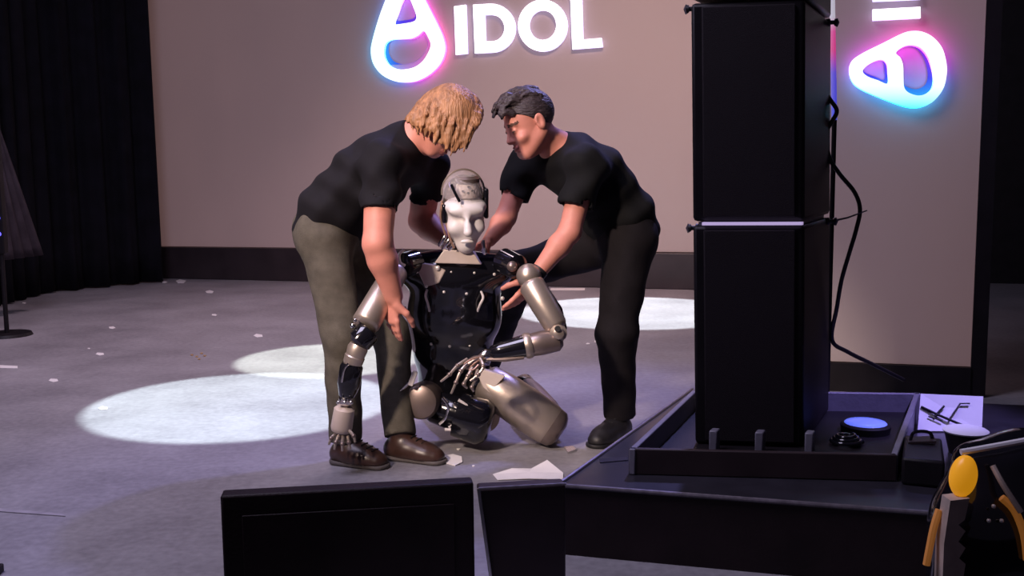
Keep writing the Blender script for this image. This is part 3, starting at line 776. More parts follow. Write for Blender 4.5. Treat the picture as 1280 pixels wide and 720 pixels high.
MB().lathe(oc + on * .012, oc - on * .012, [(0, .006), (.10, .022), (.35, .031), (.7, .033), (1, .032)], 28, .60, hint=(.18, 0, 1)).build('lamp', M['orange_lamp'], mach)
MB().tube(spline([P(1174, 637, DM - .055), P(1167, 660, DM - .058), P(1161, 690, DM - .06), P(1158, 706, DM - .06)], 4), .006, 8).build('light_strip', M['orange_strip'], mach)
MB().tube(spline([P(1252, 622, DM - .07), P(1268, 638, DM - .075), P(1280, 668, DM - .08), P(1284, 700, DM - .08)], 4), .006, 8).build('light_strip', M['orange_strip'], mach)
MB().tube(spline([P(1241, 582, DM - .06), P(1254, 606, DM - .075), P(1276, 640, DM - .085)], 4), .0045, 8).build('trim_rod', M['grey_panel'], mach)
MB().tube(spline([P(1201, 565, DM - .05), P(1225, 561, DM - .05), P(1290, 549, DM - .05)], 4), [.005] * 9, 8).build('handle_bar', M['white_card'], mach)
gp = [P(x, y, DM - .082) for x, y in ((1188, 626), (1212, 623), (1206, 650), (1198, 656), (1207, 664), (1198, 677), (1207, 685), (1199, 698), (1207, 705), (1203, 730), (1178, 730), (1180, 680))]
MB().prism(gp, V3(0, .03, 0)).build('toothed_panel', M['grey_panel'], mach)
for x, y in ((1242, 633), (1236, 651), (1252, 651)):
    MB().ball(P(x, y, DM - .078), .0035, 8, 6).build('rivet', M['bolt'], mach)
# dark corner box
kb = G(-8, 716); 
kx = empty('cable_box', V3(kb.x, kb.y, 0), 'small black cable box at the near stage edge', 'box')
MB().box(kb + V3(-.05, -.02, .012), (.075, 0, 0), (0, .03, 0), (0, 0, .0115)).build('body', M['black'], kx, bevel=.004)
MB().box(kb + V3(-.05, -.02, .025), (.05, 0, 0), (0, .02, 0), (0, 0, .002)).build('lid', M['case_black'], kx)

# ================================================================== PEOPLE
def seg_dir(a, b): return (Vector(b) - Vector(a)).normalized()
def folds(*terms):
    def f(X, Y, Z):
        r = 0
        for amp, kx, ky, kz, ph in terms: r = r + amp * np.sin(kx * X + ky * Y + kz * Z + ph + 1.2 * np.sin(9 * Z + 5 * X))
        return r
    return f

def arm(F, sh, el, wr, g=1.0):
    F.cap(sh, el, .050 * g, .041 * g, .03)
    m1 = Vector(el).lerp(Vector(wr), .30)
    F.cap(el, m1, .040 * g, .041 * g, .02); F.cap(m1, wr, .041 * g, .027 * g, .02)

def shoe(name, heel, toe, material, parent):
    """one shoe on the stage floor, heel and toe given on the floor"""
    d = (toe - heel); d.z = 0; L = d.length; d.normalize(); sd = V3(-d.y, d.x, 0)
    F = Field([heel, toe, heel + EU * .16], .07, .004)
    F.cap(heel + d * .030 + EU * .036, heel + d * .10 + EU * .040, .040, .044, .03, sd, .95)
    F.cap(heel + d * .09 + EU * .040, toe - d * .075 + EU * .030, .044, .036, .03, sd, 1.15)
    F.cap(toe - d * .09 + EU * .030, toe - d * .035 + EU * .022, .036, .030, .03, sd, 1.25)
    F.cap(heel + d * .055 + EU * .05, heel + d * .060 + EU * .105, .042, .040, .02)
    F.keep(heel + EU * .014, (0, 0, -1))
    o = F.build(name, material, parent)
    F2 = Field([heel, toe], .08, .005)
    F2.cap(heel + d * .034 + EU * .010, toe - d * .035 + EU * .010, .042, .040, .02, sd, 1.12); F2.keep(heel + EU * .0155, (0, 0, 1)); F2.keep(heel + EU * .001, (0, 0, -1))
    F2.build('sole', M['sole'] if material is M['shoe_brown'] else M['black_rubber'], o)
    a = heel + d * .115
    for k in range(4):
        p = a + d * .022 * k + EU * (.088 - .0085 * k)
        MB().tube([p - sd * .020, p + EU * .003, p + sd * .020], .0028, 6).build('lace', M['black_rubber'], o)
    return o

def man(name_loc, label, J, opt):
    root = empty('person', name_loc, label, 'person')
    s, f, u = opt['head']; hc = J['head']; lat = opt['lat']
    pts = [Vector(v) for v in J.values()]
    # ---- body: one continuous skin surface
    F = Field(pts + [J['heelN'], J['heelF']], .14, .0045)
    add_head(F, hc, (s, f, u))
    F.cap(J['neck'], hc - u * .045 - f * .020, .060, .054, .03)
    F.cap(J['chest'], J['neck'], .085, .060, .05, lat, 1.2)
    F.cap(J['pelvis'], J['chest'], .085, .090, .05, lat, 1.35)
    for q in 'NF':
        F.cap(J['neck'] * .75 + J['chest'] * .25, J['sh' + q], .06, .048, .04)
        arm(F, J['sh' + q], J['el' + q], J['wr' + q], opt.get('g', 1))
        h = opt['hand' + q]; add_hand(F, J['wr' + q], h[0], h[1], h[2], h[3], 1.0)
        F.cap(J['pelvis'], J['hip' + q], .08, .08, .04)
        F.cap(J['hip' + q], J['kn' + q], .072, .052, .03); F.cap(J['kn' + q], J['an' + q], .048, .033, .02)
        d = (J['toe' + q] - J['heel' + q]); d.z = 0; d.normalize()
        F.cap(J['heel' + q] + d * .05 + EU * .05, J['toe' + q] - d * .08 + EU * .035, .028, .024, .02)
        F.cap(J['an' + q], J['heel' + q] + d * .05 + EU * .05, .033, .030, .02)
    def face_tag(c):
        r = c - np.array(hc); a = r @ np.array(s); b = r @ np.array(f); d = r @ np.array(u)
        mi = np.zeros(len(c), int)
        fr = b > .055
        mi[fr & (np.abs(a) < .023) & (d < -.054) & (d > -.081) & (b > .078)] = 1
        mi[fr & (np.abs(np.abs(a) - .032) < .021) & (np.abs(d - .026) < .0055)] = 2
        mi[fr & (np.abs(np.abs(a) - .031) < .011) & (np.abs(d - .001) < .003)] = 3
        return mi
    F.build('body', M['skin'], root, tagger=face_tag, mats=[M['skin'], M['lip'], M['brow'], M['eye']])
    # ---- shirt
    H = Field([J[k] for k in ('pelvis', 'chest', 'neck', 'shN', 'shF', 'elN', 'elF')], .22, .006)
    fold = opt['fold']; hem = opt['hem']
    H.cap(J['waist'], J['chest'], opt['rw'][0], opt['rw'][1], .05, lat, opt['wide'], cuts=[hem], fold=fold)
    H.cap(J['pelvis'], J['waist'], opt['rw'][0] * 1.0, opt['rw'][0], .05, lat, opt['wide'] * .97, cuts=[hem], fold=fold)
    nk = Vector(J['neck']); up_n = seg_dir(J['neck'], hc - u * .045 - f * .02)
    H.cap(J['chest'], nk - seg_dir(J['chest'], nk) * .05, opt['rw'][1], .085, .06, lat, 1.25, fold=fold)
    H.cap(nk - up_n * .03, nk + up_n * .022, .082, .069, .03, cuts=[(nk + up_n * .020, up_n)])
    for q in 'NF':
        H.cap(J['neck'] * .6 + J['chest'] * .4, J['sh' + q], .085, .070, .06, fold=fold)
        t = opt['sleeve']; e = Vector(J['sh' + q]).lerp(Vector(J['el' + q]), t); dd = seg_dir(J['sh' + q], J['el' + q])
        H.cap(J['sh' + q], e + dd * .05, .068, .066, .04, cuts=[(e, dd)], fold=fold)
    # open the collar and sleeve ends slightly
    for q in 'NF':
        dd = seg_dir(J['sh' + q], J['el' + q]); e = Vector(J['sh' + q]).lerp(Vector(J['el' + q]), opt['sleeve'])
        H.cap(e - dd * .012, e + dd * .03, .057, .057, .006, mode='s')
    H.build('shirt', opt['tee'], root)
    # ---- trousers
    T = Field([J[k] for k in ('pelvis', 'waist', 'hipN', 'hipF', 'knN', 'knF', 'anN', 'anF')], .16, .006)
    tf = opt['tfold']
    T.cap(J['pelvis'], J['waist'], .112, .100, .05, lat, 1.3, fold=tf, cuts=[(Vector(J['pelvis']).lerp(J['waist'], .8), seg_dir(J['pelvis'], J['waist']))])
    for q in 'NF':
        rr = opt['leg']
        T.cap(J['hip' + q], J['kn' + q], rr[0], rr[1], .05, fold=tf)
        dd = seg_dir(J['kn' + q], J['an' + q]); T.cap(J['kn' + q], J['an' + q], rr[1], rr[2], .03, fold=tf, cuts=[(Vector(J['an' + q]) + dd * .015, dd)])
    T.ell(J['seat'], (.105, .155, .11), None, .06, fold=tf)
    T.build('trousers', opt['pants'], root)
    for q in 'NF':
        shoe('shoe', J['heel' + q], J['toe' + q], opt['shoe'], root)
    # small dark belt line
    return root

# ---- left man : bent over, blond, olive trousers
L = {}
L['head'] = P(558, 152, 3.62); L['neck'] = P(516, 176, 3.68); L['chest'] = P(462, 222, 3.70); L['waist'] = P(418, 262, 3.71); L['pelvis'] = P(409, 288, 3.72)
L['seat'] = P(409, 292, 3.72)
L['shN'] = P(478, 205, 3.50); L['elN'] = P(472, 305, 3.42); L['wrN'] = P(492, 370, 3.46)
L['shF'] = P(536, 208, 3.88); L['elF'] = P(527, 276, 3.98); L['wrF'] = P(562, 304, 3.84)
L['hipN'] = P(407, 304, 3.63); L['knN'] = P(428, 422, 3.55); L['heelN'] = G(417, 577); L['toeN'] = G(484, 586)
L['hipF'] = P(428, 304, 3.81); L['knF'] = P(490, 420, 3.78); L['heelF'] = G(484, 571); L['toeF'] = G(556, 580)
for q in 'NF':
    d = L['toe' + q] - L['heel' + q]; L['an' + q] = L['heel' + q] + d.normalized() * .055 + EU * .10
headL = frame(V3(.50, -.22, -.84), V3(.82, -.08, .50))
optL = dict(head=headL, lat=V3(.12, 1, 0), rw=(.118, .128), wide=1.32, sleeve=.58, tee=M['tee'], pants=M['olive'], shoe=M['shoe_brown'],
            hem=(P(403, 302, 3.72), seg_dir(L['waist'], L['pelvis']) + V3(-.15, 0, 0)), leg=(.092, .070, .058), g=1.22,
            fold=folds((.005, 30, 8, 45, 0), (.003, -50, 20, 35, 1)), tfold=folds((.0018, 36, 22, 25, 0), (.0016, -42, 31, 14, 2), (.0012, 15, -50, 60, 4)),
            handN=(V3(-.10, .12, -1), V3(.75, .7, .0), (.18, .22, .26, .30), 1), handF=(V3(.7, -.5, -.2), V3(0, -1, -.3), (.35, .35, .4, .4), -1))
manL = man(V3(L['heelN'].x, L['heelN'].y, 0), 'man with chin-length blond hair, black T-shirt and olive trousers bending over the robot', L, optL)

def hair_locks(root, locks, material, hc, fr, h=.003, shell=None):
    F = Field([hc], .22, h); s, f, u = fr; ax = (s, f, u)
    if shell: shell(F, s, f, u)
    for pts, r0, r1 in locks:
        n = len(pts) - 1
        for i in range(n):
            F.cap(pts[i], pts[i + 1], r0 + (r1 - r0) * i / n, r0 + (r1 - r0) * (i + 1) / n, .007)
    return F.build('hair', material, root)
locks = []
rnd = random.Random(3)
top = [(516, 142), (524, 130), (536, 118), (550, 111), (565, 109), (580, 113), (593, 122), (600, 134)]
end = [(511, 156), (520, 161), (530, 167), (540, 174), (552, 183), (563, 192), (576, 189), (588, 172)]
def interp(tab, t):
    k = t * (len(tab) - 1); i = min(int(k), len(tab) - 2); a = k - i
    return tab[i][0] * (1 - a) + tab[i + 1][0] * a, tab[i][1] * (1 - a) + tab[i + 1][1] * a
for side in (-1, 1):
    for k in range(95):
        t = (k + rnd.uniform(-.4, .4)) / 94; t = min(max(t, 0), 1)
        a = interp(top, t); b = interp(end, min(1, max(0, t + rnd.uniform(-.03, .03))))
        bx, by = b[0] + rnd.uniform(-5, 6), b[1] + rnd.uniform(-12, 4)
        if side > 0: by -= 12 * math.sin(t * 3.14)
        pts = []
        for j in range(7):
            w = j / 6; x = a[0] + (bx - a[0]) * w + 8 * math.sin(w * 3.14) * (t - .35); y = a[1] + (by - a[1]) * w
            dd = 3.62 + side * (.010 + rnd.uniform(.080, .096) * math.sin(min(w * 1.25, 1) * 1.571) * (.55 + .45 * math.sin(t * 3.14))) + rnd.uniform(-.004, .004)
            pts.append(P(x, y, dd))
        locks.append((pts, rnd.uniform(.006, .010), rnd.uniform(.0015, .0035)))
def shellL(F, s, f, u):
    c = L['head']
    F.ell(c + u * .036 - f * .016, (.089, .107, .097), (s, f, u), .01, cuts=[(c - u * .01 + f * .05, -u * .9 + f * .35)])
hair_locks(manL, locks, M['hair_blond'], L['head'], headL, .003, shellL)

# ---- right man : lunging, dark short hair, black clothes
R = {}
R['head'] = P(661, 154, 3.84); R['neck'] = P(700, 188, 3.93); R['chest'] = P(737, 222, 3.95); R['waist'] = P(772, 266, 3.98); R['pelvis'] = P(781, 292, 3.99)
R['seat'] = P(781, 293, 4.0)
R['shN'] = P(733, 208, 3.75); R['elN'] = P(712, 290, 3.70); R['wrN'] = P(668, 346, 3.65)
R['shF'] = P(655, 208, 4.10); R['elF'] = P(632, 272, 4.06); R['wrF'] = P(612, 300, 3.92)
R['hipN'] = P(786, 305, 3.90); R['knN'] = P(771, 415, 3.82); R['heelN'] = G(783, 543); R['toeN'] = G(740, 561)
R['hipF'] = P(768, 300, 4.08); R['knF'] = P(650, 338, 4.15); R['heelF'] = G(612, 497); R['toeF'] = G(575, 505)
for q in 'NF':
    d = R['toe' + q] - R['heel' + q]; R['an' + q] = R['heel' + q] + d.normalized() * .055 + EU * .10
headR = frame(V3(-.82, -.36, -.42), V3(-.40, -.12, .9))
optR = dict(head=headR, lat=V3(.6, -.8, 0), rw=(.120, .125), wide=1.25, sleeve=.62, tee=M['tee2'], pants=M['black_cloth'], shoe=M['shoe_black'],
            hem=(P(786, 312, 3.98), seg_dir(R['waist'], R['pelvis'])), leg=(.100, .076, .064), g=1.0,
            fold=folds((.005, 30, 8, -45, 0), (.003, 50, 20, 35, 1)), tfold=folds((.0018, 36, 22, 25, 0), (.0016, -42, 31, 14, 2), (.0012, 15, -50, 60, 4)),
            handN=(V3(-.62, -.05, -.85), V3(-.5, .4, .6), (.12, .15, .18, .2), -1), handF=(V3(-.7, -.6, -.4), V3(0, -.6, -1), (.3, .3, .3, .3), 1))
manR = man(V3(R['heelN'].x, R['heelN'].y, 0), 'man with short dark hair dressed all in black, lunging to lift the robot', R, optR)
lk = []
rnd = random.Random(8); s_, f_, u_ = headR
for k in range(90):
    a = rnd.uniform(-.060, .060); b0 = rnd.uniform(-.085, .070)
    z = .036 + .088 * math.sqrt(max(0.02, 1 - (a / .08) ** 2 - ((b0 + .012) / .105) ** 2))
    p0 = R['head'] + s_ * a + f_ * b0 + u_ * z
    frn = max(0, (b0 - .0) / .07)
    p1 = p0 + f_ * (.018 + .008 * frn) + u_ * (.012 + .006 * frn); p2 = p1 + f_ * (.016 + .006 * frn) + u_ * (.002 - .020 * frn) + s_ * rnd.uniform(-.008, .008)
    lk.append(([p0, p1, p2], rnd.uniform(.009, .012), .004))
def shellR(F, s, f, u):
    c = R['head']
    F.ell(c + u * .038 - f * .014, (.081, .100, .090), (s, f, u), .01, cuts=[(c + u * .030 + f * .055, (-u * .75 + f * .65)), (c + u * .018, -u * .8 + f * .55)])
    F.ell(c + u * .030 - f * .020, (.0795, .0985, .085), (s, f, u), .01, cuts=[(c - u * .045 - f * .03, -u * .55 + f * .85)])
hair_locks(manR, lk, M['hair_brown'], R['head'], headR, .003, shellR)
wd_ = seg_dir(R['elN'], R['wrN']); wp = Vector(R['wrN']).lerp(R['elN'], .10)
MB().lathe(wp - wd_ * .016, wp + wd_ * .016, [(0, .029), (.1, .034), (.9, .033), (1, .028)], 24).build('wristband', M['black_rubber'], manR)

# ================================================================== ROBOT
rp = P(567, 485, 3.86); RN = P(578, 318, 3.70)
rob = empty('humanoid_robot', V3(rp.x, rp.y, 0), 'silver and black humanoid robot kneeling between the two men, white face plate', 'robot')
ru = (RN - rp).normalized(); rs = V3(1, .10, 0); rs = (rs - ru * rs.dot(ru)).normalized(); rf = ru.cross(rs)
if rf.y > 0: rf = -rf
ax = (rs, rf, ru)
F = Field([rp - ru * .1, RN, rp + rs * .22, rp - rs * .22, RN + rs * .22 + rf * .1, RN - rs * .22 - rf * .1], .10, .005)
F.cap(P(570, 350, 3.75), P(568, 398, 3.79), .112, .112, .04, rs, 1.55)
F.cap(P(568, 395, 3.79), P(566, 440, 3.82), .112, .100, .04, rs, 1.42)
F.cap(P(566, 440, 3.82), P(565, 482, 3.86), .100, .098, .04, rs, 1.36)
F.cap(P(515, 336, 3.72), P(625, 336, 3.72), .055, .055, .05)
TF = F
def surf(x, y, lift=0.0):
    d = 3.40
    while d < 3.95:
        q = np.round((np.array(P(x, y, d)) - TF.lo) / TF.h).astype(int)
        if (q >= 0).all() and (q < TF.n).all() and TF.D[tuple(q)] < 0: break
        d += .003
    return P(x, y, (d if d < 3.95 else 3.70) - lift)
F.build('torso', M['black_gloss'], rob)
def rpart(mb, name, m_, parent=rob, **kw): return mb.build(name, M[m_], parent, **kw)
k = MB(); k.prism([P(555, 312, 3.62), P(591, 314, 3.62), P(602, 331, 3.622), P(543, 329, 3.622)], V3(0, .09, 0)); rpart(k, 'collar_plate', 'robot_plate', bevel=.004)
k = MB(); cpl = ((517, 328), (541, 331), (557, 338), (549, 354), (531, 359)); dmn = min(surf(x, y).y for x, y in cpl) - .004; k.prism([P(x, y, dmn) for x, y in cpl], V3(.01, .05, 0)); rpart(k, 'chest_reflection', 'robot_plate', bevel=.004)  # beige plate shaped after the gloss reflection on the chest
for pts in (((534, 362), (532, 370), (535, 380), (537, 389)), ((601, 364), (604, 372), (600, 381), (597, 389))):
    rpart(MB().tube(spline([surf(x, y, .016 * (i not in (0, 3))) for i, (x, y) in enumerate(pts)], 5), .0045, 8), 'grab_handle', 'robot_white')
for x, y, d, r in ((517, 326, 3.665, .010), (547, 335, 3.622, .010), (521, 340, 3.66, .006), (533, 358, 3.645, .006), (555, 365, 3.65, .006), (583, 367, 3.645, .006), (593, 341, 3.63, .005), (564, 340, 3.628, .004), (539, 430, 3.72, .006), (562, 433, 3.71, .006), (587, 432, 3.72, .005), (628, 373, 3.71, .008), (618, 343, 3.66, .006)):
    rpart(MB().ball((P(x, y, dmn - .002) if x < 550 and y < 360 else surf(x, y, .002)), r, 10, 7), 'bolt', 'bolt')
rpart(MB().tube(spline([P(506, 383, 3.64), P(512, 405, 3.65), P(516, 424, 3.66), P(518, 440, 3.67)], 4), [.003] + [.006] * 11 + [.003], 8), 'side_trim', 'robot_white')
# neck
rpart(MB().lathe(P(577, 325, 3.70), P(581, 292, 3.66), [(0, .055), (.3, .045), (1, .040)], 20), 'neck', 'silver_dark')
for a, b in (((549, 308), (557, 294)), ((553, 312), (563, 298)), ((560, 314), (568, 304)), ((606, 318), (604, 300))):
    rpart(MB().lathe(P(*a, 3.63), P(*b, 3.62), [(0, .005), (.15, .009), (.85, .009), (1, .005)], 10), 'neck_actuator', 'chrome')
# head
hc = P(581, 264, 3.62); hf = frame(V3(.16, -.96, -.20), V3(.0, -.1, 1)); s, f, u = hf
Lh = lambda a, b, d: hc - s * a + f * b + u * d
# the robot's own right is -x in the picture
F = Field([hc], .22, .0035)
F.ell(Lh(0, -.035, .03), (.074, .070, .105), hf, .02); F.ell(Lh(0, -.02, -.05), (.062, .060, .07), hf, .03)
F.keep(Lh(0, -.005, 0), f)
F.ell(Lh(0, -.01, .12), (.06, .06, .055), hf, .01, 's')
head = F.build('head', M['silver_dark'], rob)
F = Field([hc], .2, .003)
F.ell(Lh(0, .010, .022), (.078, .062, .034), hf, .015)
F.ell(Lh(0, .008, -.040), (.069, .058, .080), hf, .03)
F.ell(Lh(0, .022, -.120), (.034, .036, .032), hf, .03)
F.ell(Lh(0, .056, .014), (.060, .018, .018), hf, .015)
F.cap(Lh(0, .068, .000), Lh(0, .094, -.055), .011, .016, .015)
for q in (-1, 1):
    F.ell(Lh(q * .036, .080, -.016), (.027, .026, .010), hf, .010, 's')
    F.ell(Lh(q * .044, .044, -.052), (.018, .016, .016), hf, .03)
F.ell(Lh(0, .078, -.092), (.026, .010, .008), hf, .008); F.ell(Lh(0, .086, -.100), (.030, .010, .003), hf, .004, 's')
F.keep(Lh(0, -.005, 0), -f)
face = F.build('face_plate', M['robot_white'], head)
# skull mechanism under a clear dome
MB().lathe(Lh(.008, .012, .052), Lh(.008, .004, .108), [(0, .038), (.2, .042), (.7, .040), (1, .034)], 24).build('skull_core', M['robot_plate'], head)
MB().lathe(Lh(.008, .004, .108), Lh(.008, .002, .130), [(0, .045), (.6, .046), (1, .036)], 24).build('skull_cap', M['silver_dark'], head)
for a, d in ((-.012, .085), (.006, .078), (.022, .086), (.008, .100)):
    MB().ball(Lh(a, .050, d), .0045, 8, 6).build('skull_bolt', M['black_rubber'], head)
F = Field([hc], .2, .0035)
F.ell(Lh(-.004, -.012, .068), (.076, .076, .082), hf, .01); F.keep(Lh(0, 0, .05), -u)
F.ell(Lh(-.004, -.012, .068), (.0725, .0725, .0785), hf, .002, 's')
F.build('clear_dome', M['dome'], head)
MB().tube(spline([Lh(-.052, .045, .108), Lh(-.042, .062, .085), Lh(-.026, .070, .052)], 5), .0055, 8).build('dark_strap', M['black_gloss'], head)
ringp = [Lh(-.004 + .077 * math.cos(t), -.012 , .068 + .083 * math.sin(t)) for t in np.linspace(-.1, 3.24, 26)]
MB().tube(ringp, .0035, 8).build('dome_rim', M['silver'], head)
MB().box(Lh(-.074, .008, -.002), s * .010, f * .022, u * .034).build('ear_module', M['black_gloss'], head, bevel=.006)
MB().box(Lh(.076, .004, .03), s * .008, f * .022, u * .055).build('ear_module', M['black_gloss'], head, bevel=.006)
for pts in (((-.070, .02, -.03), (-.062, .04, -.08), (-.045, .04, -.125)), ((-.080, -.01, .04), (-.088, .0, -.02), (-.070, .0, -.09))):
    MB().tube(spline([Lh(*p) for p in pts], 5), .004, 6).build('cable_loom', M['wire'], head)

def limb(name, a, b, prof, m_, parent=rob, flat=1.0, seg=28, hint=None):
    return MB().lathe(a, b, prof, seg, flat, hint).build(name, M[m_], parent)
shell_prof = lambda r0, r1, b=.03: [(0, r0 * .72), (b * .5, r0 * .92), (b, r0), (.5, (r0 + r1) / 2 * 1.03), (1 - b, r1), (1 - b * .5, r1 * .92), (1, r1 * .7)]
# viewer-right arm
sA, eA, wA = P(652, 338, 3.58), P(697, 411, 3.48), P(606, 445, 3.46)
limb('shoulder_joint', P(628, 325, 3.68), P(648, 335, 3.60), [(0, .030), (.1, .048), (.9, .046), (1, .03)], 'black_gloss')
rpart(MB().ball(P(640, 333, 3.585), .020, 14, 9), 'shoulder_bolt', 'silver_dark')
rpart(MB().ball(P(661, 345, 3.56), .045, 20, 12), 'shoulder_cap', 'silver')
ua = limb('upper_arm', P(662, 352, 3.55), P(697, 411, 3.49), shell_prof(.047, .042, .08), 'silver')
MB().prism([P(672, 350, 3.57), P(684, 358, 3.55), P(703, 386, 3.53), P(709, 410, 3.53), P(704, 428, 3.53), P(700, 414, 3.53), P(690, 385, 3.55)], V3(.0, .055, 0)).build('rear_cover', M['black_gloss'], ua, bevel=.006)
ej = limb('elbow_joint', P(697, 413, 3.52) + V3(0, -.085, 0), P(697, 413, 3.52) + V3(0, .05, 0), [(0, .014), (.02, .019), (.12, .020), (.14, .030), (1, .030)], 'silver')
MB().lathe(P(697, 411, 3.432), P(697, 411, 3.428), [(0, .011), (1, .010)], 16).build('pivot', M['black_rubber'], ej)
fa = limb('forearm', P(702, 424, 3.49), P(660, 432, 3.47), [(0, .026), (.12, .040), (.6, .043), (.95, .040), (1, .036)], 'silver_dark')
limb('forearm_ring', P(664, 431, 3.471), P(655, 433, 3.468), [(0, .0435), (.3, .046), (.7, .046), (1, .042)], 'silver')
limb('forearm_sleeve', P(657, 432, 3.469), P(613, 442, 3.462), [(0, .041), (.7, .033), (.95, .026), (1, .020)], 'black_gloss')
rpart(MB().tube([P(655, 447, 3.445), P(630, 449, 3.445), P(608, 449, 3.448)], [.006, .010, .006], 8), 'forearm_rod', 'silver_dark')
limb('wrist_joint', P(614, 441, 3.462), P(600, 447, 3.46), [(0, .015), (.3, .022), (.7, .021), (1, .016)], 'chrome')

def robot_hand(wr, fingers, m_palm, palm_pts, d, thumb=None):
    F = Field([P(*p, d) for p in palm_pts], .06, .003)
    for i in range(len(palm_pts) - 1):
        F.cap(P(*palm_pts[i], d), P(*palm_pts[i + 1], d), .017, .019, .01)
    hand = F.build('hand', M[m_palm], rob)
    for pts in fingers:
        q = [P(x, y, dd) for x, y, dd in pts]
        fg = MB().tube(spline(q, 4), [.0068 - .0028 * i / (4 * (len(q) - 1)) for i in range(4 * (len(q) - 1) + 1)], 8).build('finger', M['silver'], hand)
        for p in q[1:-1]:
            MB().ball(p, .0085, 10, 7).build('knuckle', M['silver_dark'], fg)
    return hand
h1 = robot_hand(wA, [((584, 449, 3.45), (572, 457, 3.43), (562, 468, 3.42), (551, 477, 3.42)),
                     ((584, 455, 3.43), (576, 464, 3.41), (570, 478, 3.40), (564, 492, 3.40)),
                     ((590, 460, 3.42), (585, 470, 3.40), (580, 480, 3.40), (584, 485, 3.41)),
                     ((597, 462, 3.42), (594, 474, 3.40), (590, 484, 3.40), (592, 489, 3.41)),
                     ((600, 448, 3.43), (604, 458, 3.40), (598, 468, 3.39), (588, 476, 3.39))], 'silver_dark', [(602, 449), (594, 452), (585, 456)], 3.45)
for pts in (((606, 448, 3.44), (596, 452, 3.425), (588, 460, 3.42), (590, 468, 3.42)), ((602, 446, 3.43), (590, 449, 3.42), (580, 455, 3.41)), ((598, 456, 3.42), (592, 462, 3.41), (586, 462, 3.41))):
    MB().tube(spline([P(*p) for p in pts], 4), .0032, 6).build('wire', M['wire'], h1)

# viewer-left arm, hanging to the floor beside the man's leg
limb('shoulder_joint', P(520, 328, 3.68), P(503, 332, 3.62), [(0, .034), (.1, .048), (.9, .046), (1, .03)], 'black_gloss')
rpart(MB().tube(spline([P(505, 312, 3.60), P(499, 318, 3.59), P(500, 328, 3.59), P(506, 332, 3.60)], 4), .006, 8), 'shoulder_ring', 'bolt')
ua2 = limb('upper_arm', P(497, 336, 3.60), P(455, 408, 3.42), shell_prof(.045, .050, .06), 'silver')
ej2 = limb('elbow_joint', P(463, 412, 3.42), P(446, 430, 3.41), [(0, .035), (.2, .044), (.8, .044), (1, .030)], 'black_gloss')
rpart(MB().ball(P(441, 407, 3.40), .010, 10, 7), 'elbow_bolt', 'chrome'); rpart(MB().ball(P(444, 400, 3.39), .007, 10, 7), 'elbow_bolt', 'chrome')
limb('forearm', P(449, 430, 3.41), P(440, 456, 3.41), [(0, .030), (.2, .036), (.55, .033), (.6, .036), (.9, .034), (1, .03)], 'silver')
limb('forearm_sleeve', P(440, 454, 3.41), P(433, 497, 3.415), [(0, .034), (.1, .040), (.6, .040), (.95, .028), (1, .02)], 'black_gloss')
rpart(MB().tube(spline([P(436, 454, 3.365), P(430, 462, 3.37), P(427, 478, 3.375)], 4), .004, 6), 'forearm_trim', 'chrome')
limb('wrist_joint', P(433, 494, 3.415), P(431, 506, 3.415), [(0, .018), (.3, .024), (.7, .024), (1, .018)], 'chrome')
for dx in (-8, 0, 8): rpart(MB().ball(P(431 + dx, 503, 3.385), .008, 10, 7), 'wrist_bolt', 'chrome')
limb('wrist_guard', P(431, 508, 3.415), P(426, 540, 3.42), [(0, .026), (.1, .036), (.8, .038), (.95, .034), (1, .028)], 'robot_plate')
h2 = robot_hand(None, [((420, 542, 3.41), (414, 548, 3.40), (411, 556, 3.39)), ((424, 544, 3.40), (420, 553, 3.39), (418, 562, 3.385)), ((429, 545, 3.40), (428, 555, 3.385), (428, 564, 3.38)), ((434, 544, 3.41), (436, 553, 3.40), (438, 561, 3.40)), ((436, 538, 3.40), (442, 545, 3.385), (444, 553, 3.38))], 'silver_dark', [(426, 538), (427, 546)], 3.42)

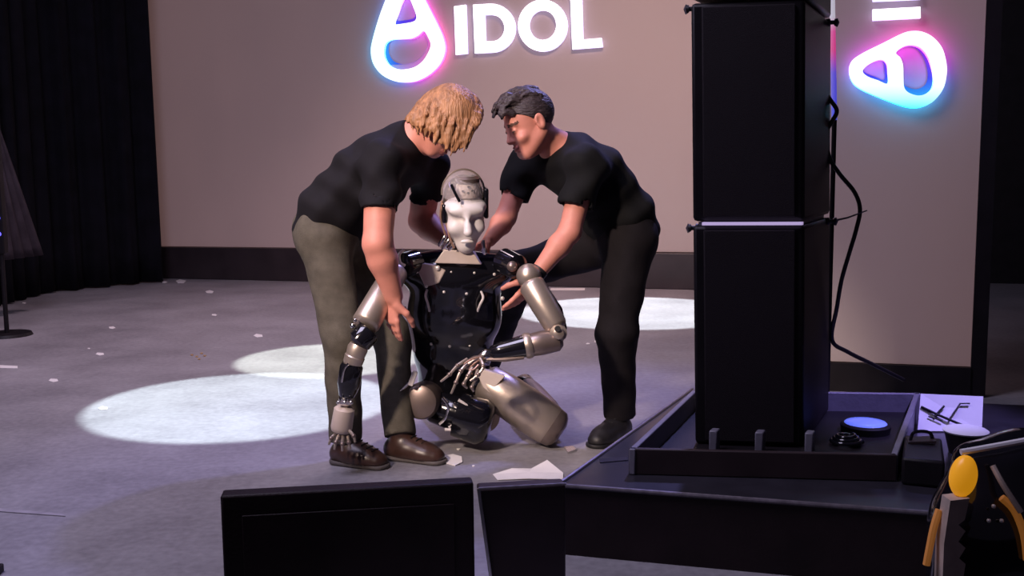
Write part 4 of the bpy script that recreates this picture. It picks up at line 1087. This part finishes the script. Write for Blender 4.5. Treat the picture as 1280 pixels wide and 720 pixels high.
# legs, folded under
limb('hip_joint', P(588, 470, 3.84), P(612, 478, 3.80), [(0, .05), (.2, .062), (.8, .060), (1, .05)], 'black_gloss')
hpA, knA = P(603, 474, 3.80), P(697, 538, 3.74)
th = limb('thigh', hpA, knA, [(0, .050), (.03, .064), (.06, .072), (.3, .082), (.6, .085), (.88, .080), (.97, .070), (1, .055)], 'silver')
MB().prism([P(597, 468, 3.735), P(605, 462, 3.735), P(632, 470, 3.715), P(612, 492, 3.715), P(603, 484, 3.725)], V3(0, .03, 0)).build('hip_cover', M['robot_plate'], th, bevel=.004)
kc = limb('knee_cap', knA - (knA - hpA).normalized() * .03, knA + (knA - hpA).normalized() * .02, [(0, .077), (.5, .074), (.8, .060), (1, .035)], 'silver_dark')
limb('shin', knA + V3(-.02, .09, .0), P(660, 482, 4.20), [(0, .055), (.3, .066), (.8, .048), (1, .035)], 'silver_dark')
limb('foot', P(660, 482, 4.20) + V3(.0, .0, -.0), P(650, 478, 4.34), [(0, .035), (.4, .045), (1, .03)], 'black_gloss')
# viewer-left leg
hB, kB = P(530, 503, 3.72), P(614, 531, 3.69)
dj = limb('hip_joint', P(524, 503, 3.63), P(536, 497, 3.80), [(0, .048), (.04, .062), (.12, .066), (.3, .070), (1, .070)], 'silver_dark')
MB().tube(spline([P(499, 505, 3.66), P(498, 492, 3.64), P(505, 484, 3.625), P(511, 478, 3.62)], 5), .009, 10).build('joint_guard', M['chrome'], dj)
MB().box(P(516, 473, 3.615), V3(.009, 0, -.004), V3(0, .010, 0), V3(.010, 0, .026)).build('guard_tab', M['robot_white'], dj, bevel=.003)
th2 = limb('thigh', P(536, 506, 3.73), kB, [(0, .050), (.1, .062), (.45, .068), (.47, .086), (.85, .090), (.96, .074), (1, .050)], 'black_gloss')
for a in ([(553, 497), (560, 508), (557, 522), (549, 530)], [(567, 504), (573, 512), (569, 527), (561, 534)]):
    MB().tube(spline([P(x, y, 3.655) for x, y in a], 5), .006, 8).build('frame_rib', M['chrome'], th2)
MB().tube([P(x, y, 3.648) for x, y in ((573, 500), (585, 507), (572, 537), (556, 537))], .0065, 8).build('frame_bracket', M['robot_white'], th2)
limb('shin', kB + V3(-.02, .09, .0), P(560, 480, 4.22), [(0, .055), (.3, .066), (.8, .048), (1, .035)], 'silver_dark')
limb('foot', P(560, 480, 4.22), P(556, 474, 4.38), [(0, .035), (.4, .045), (1, .03)], 'black_gloss')
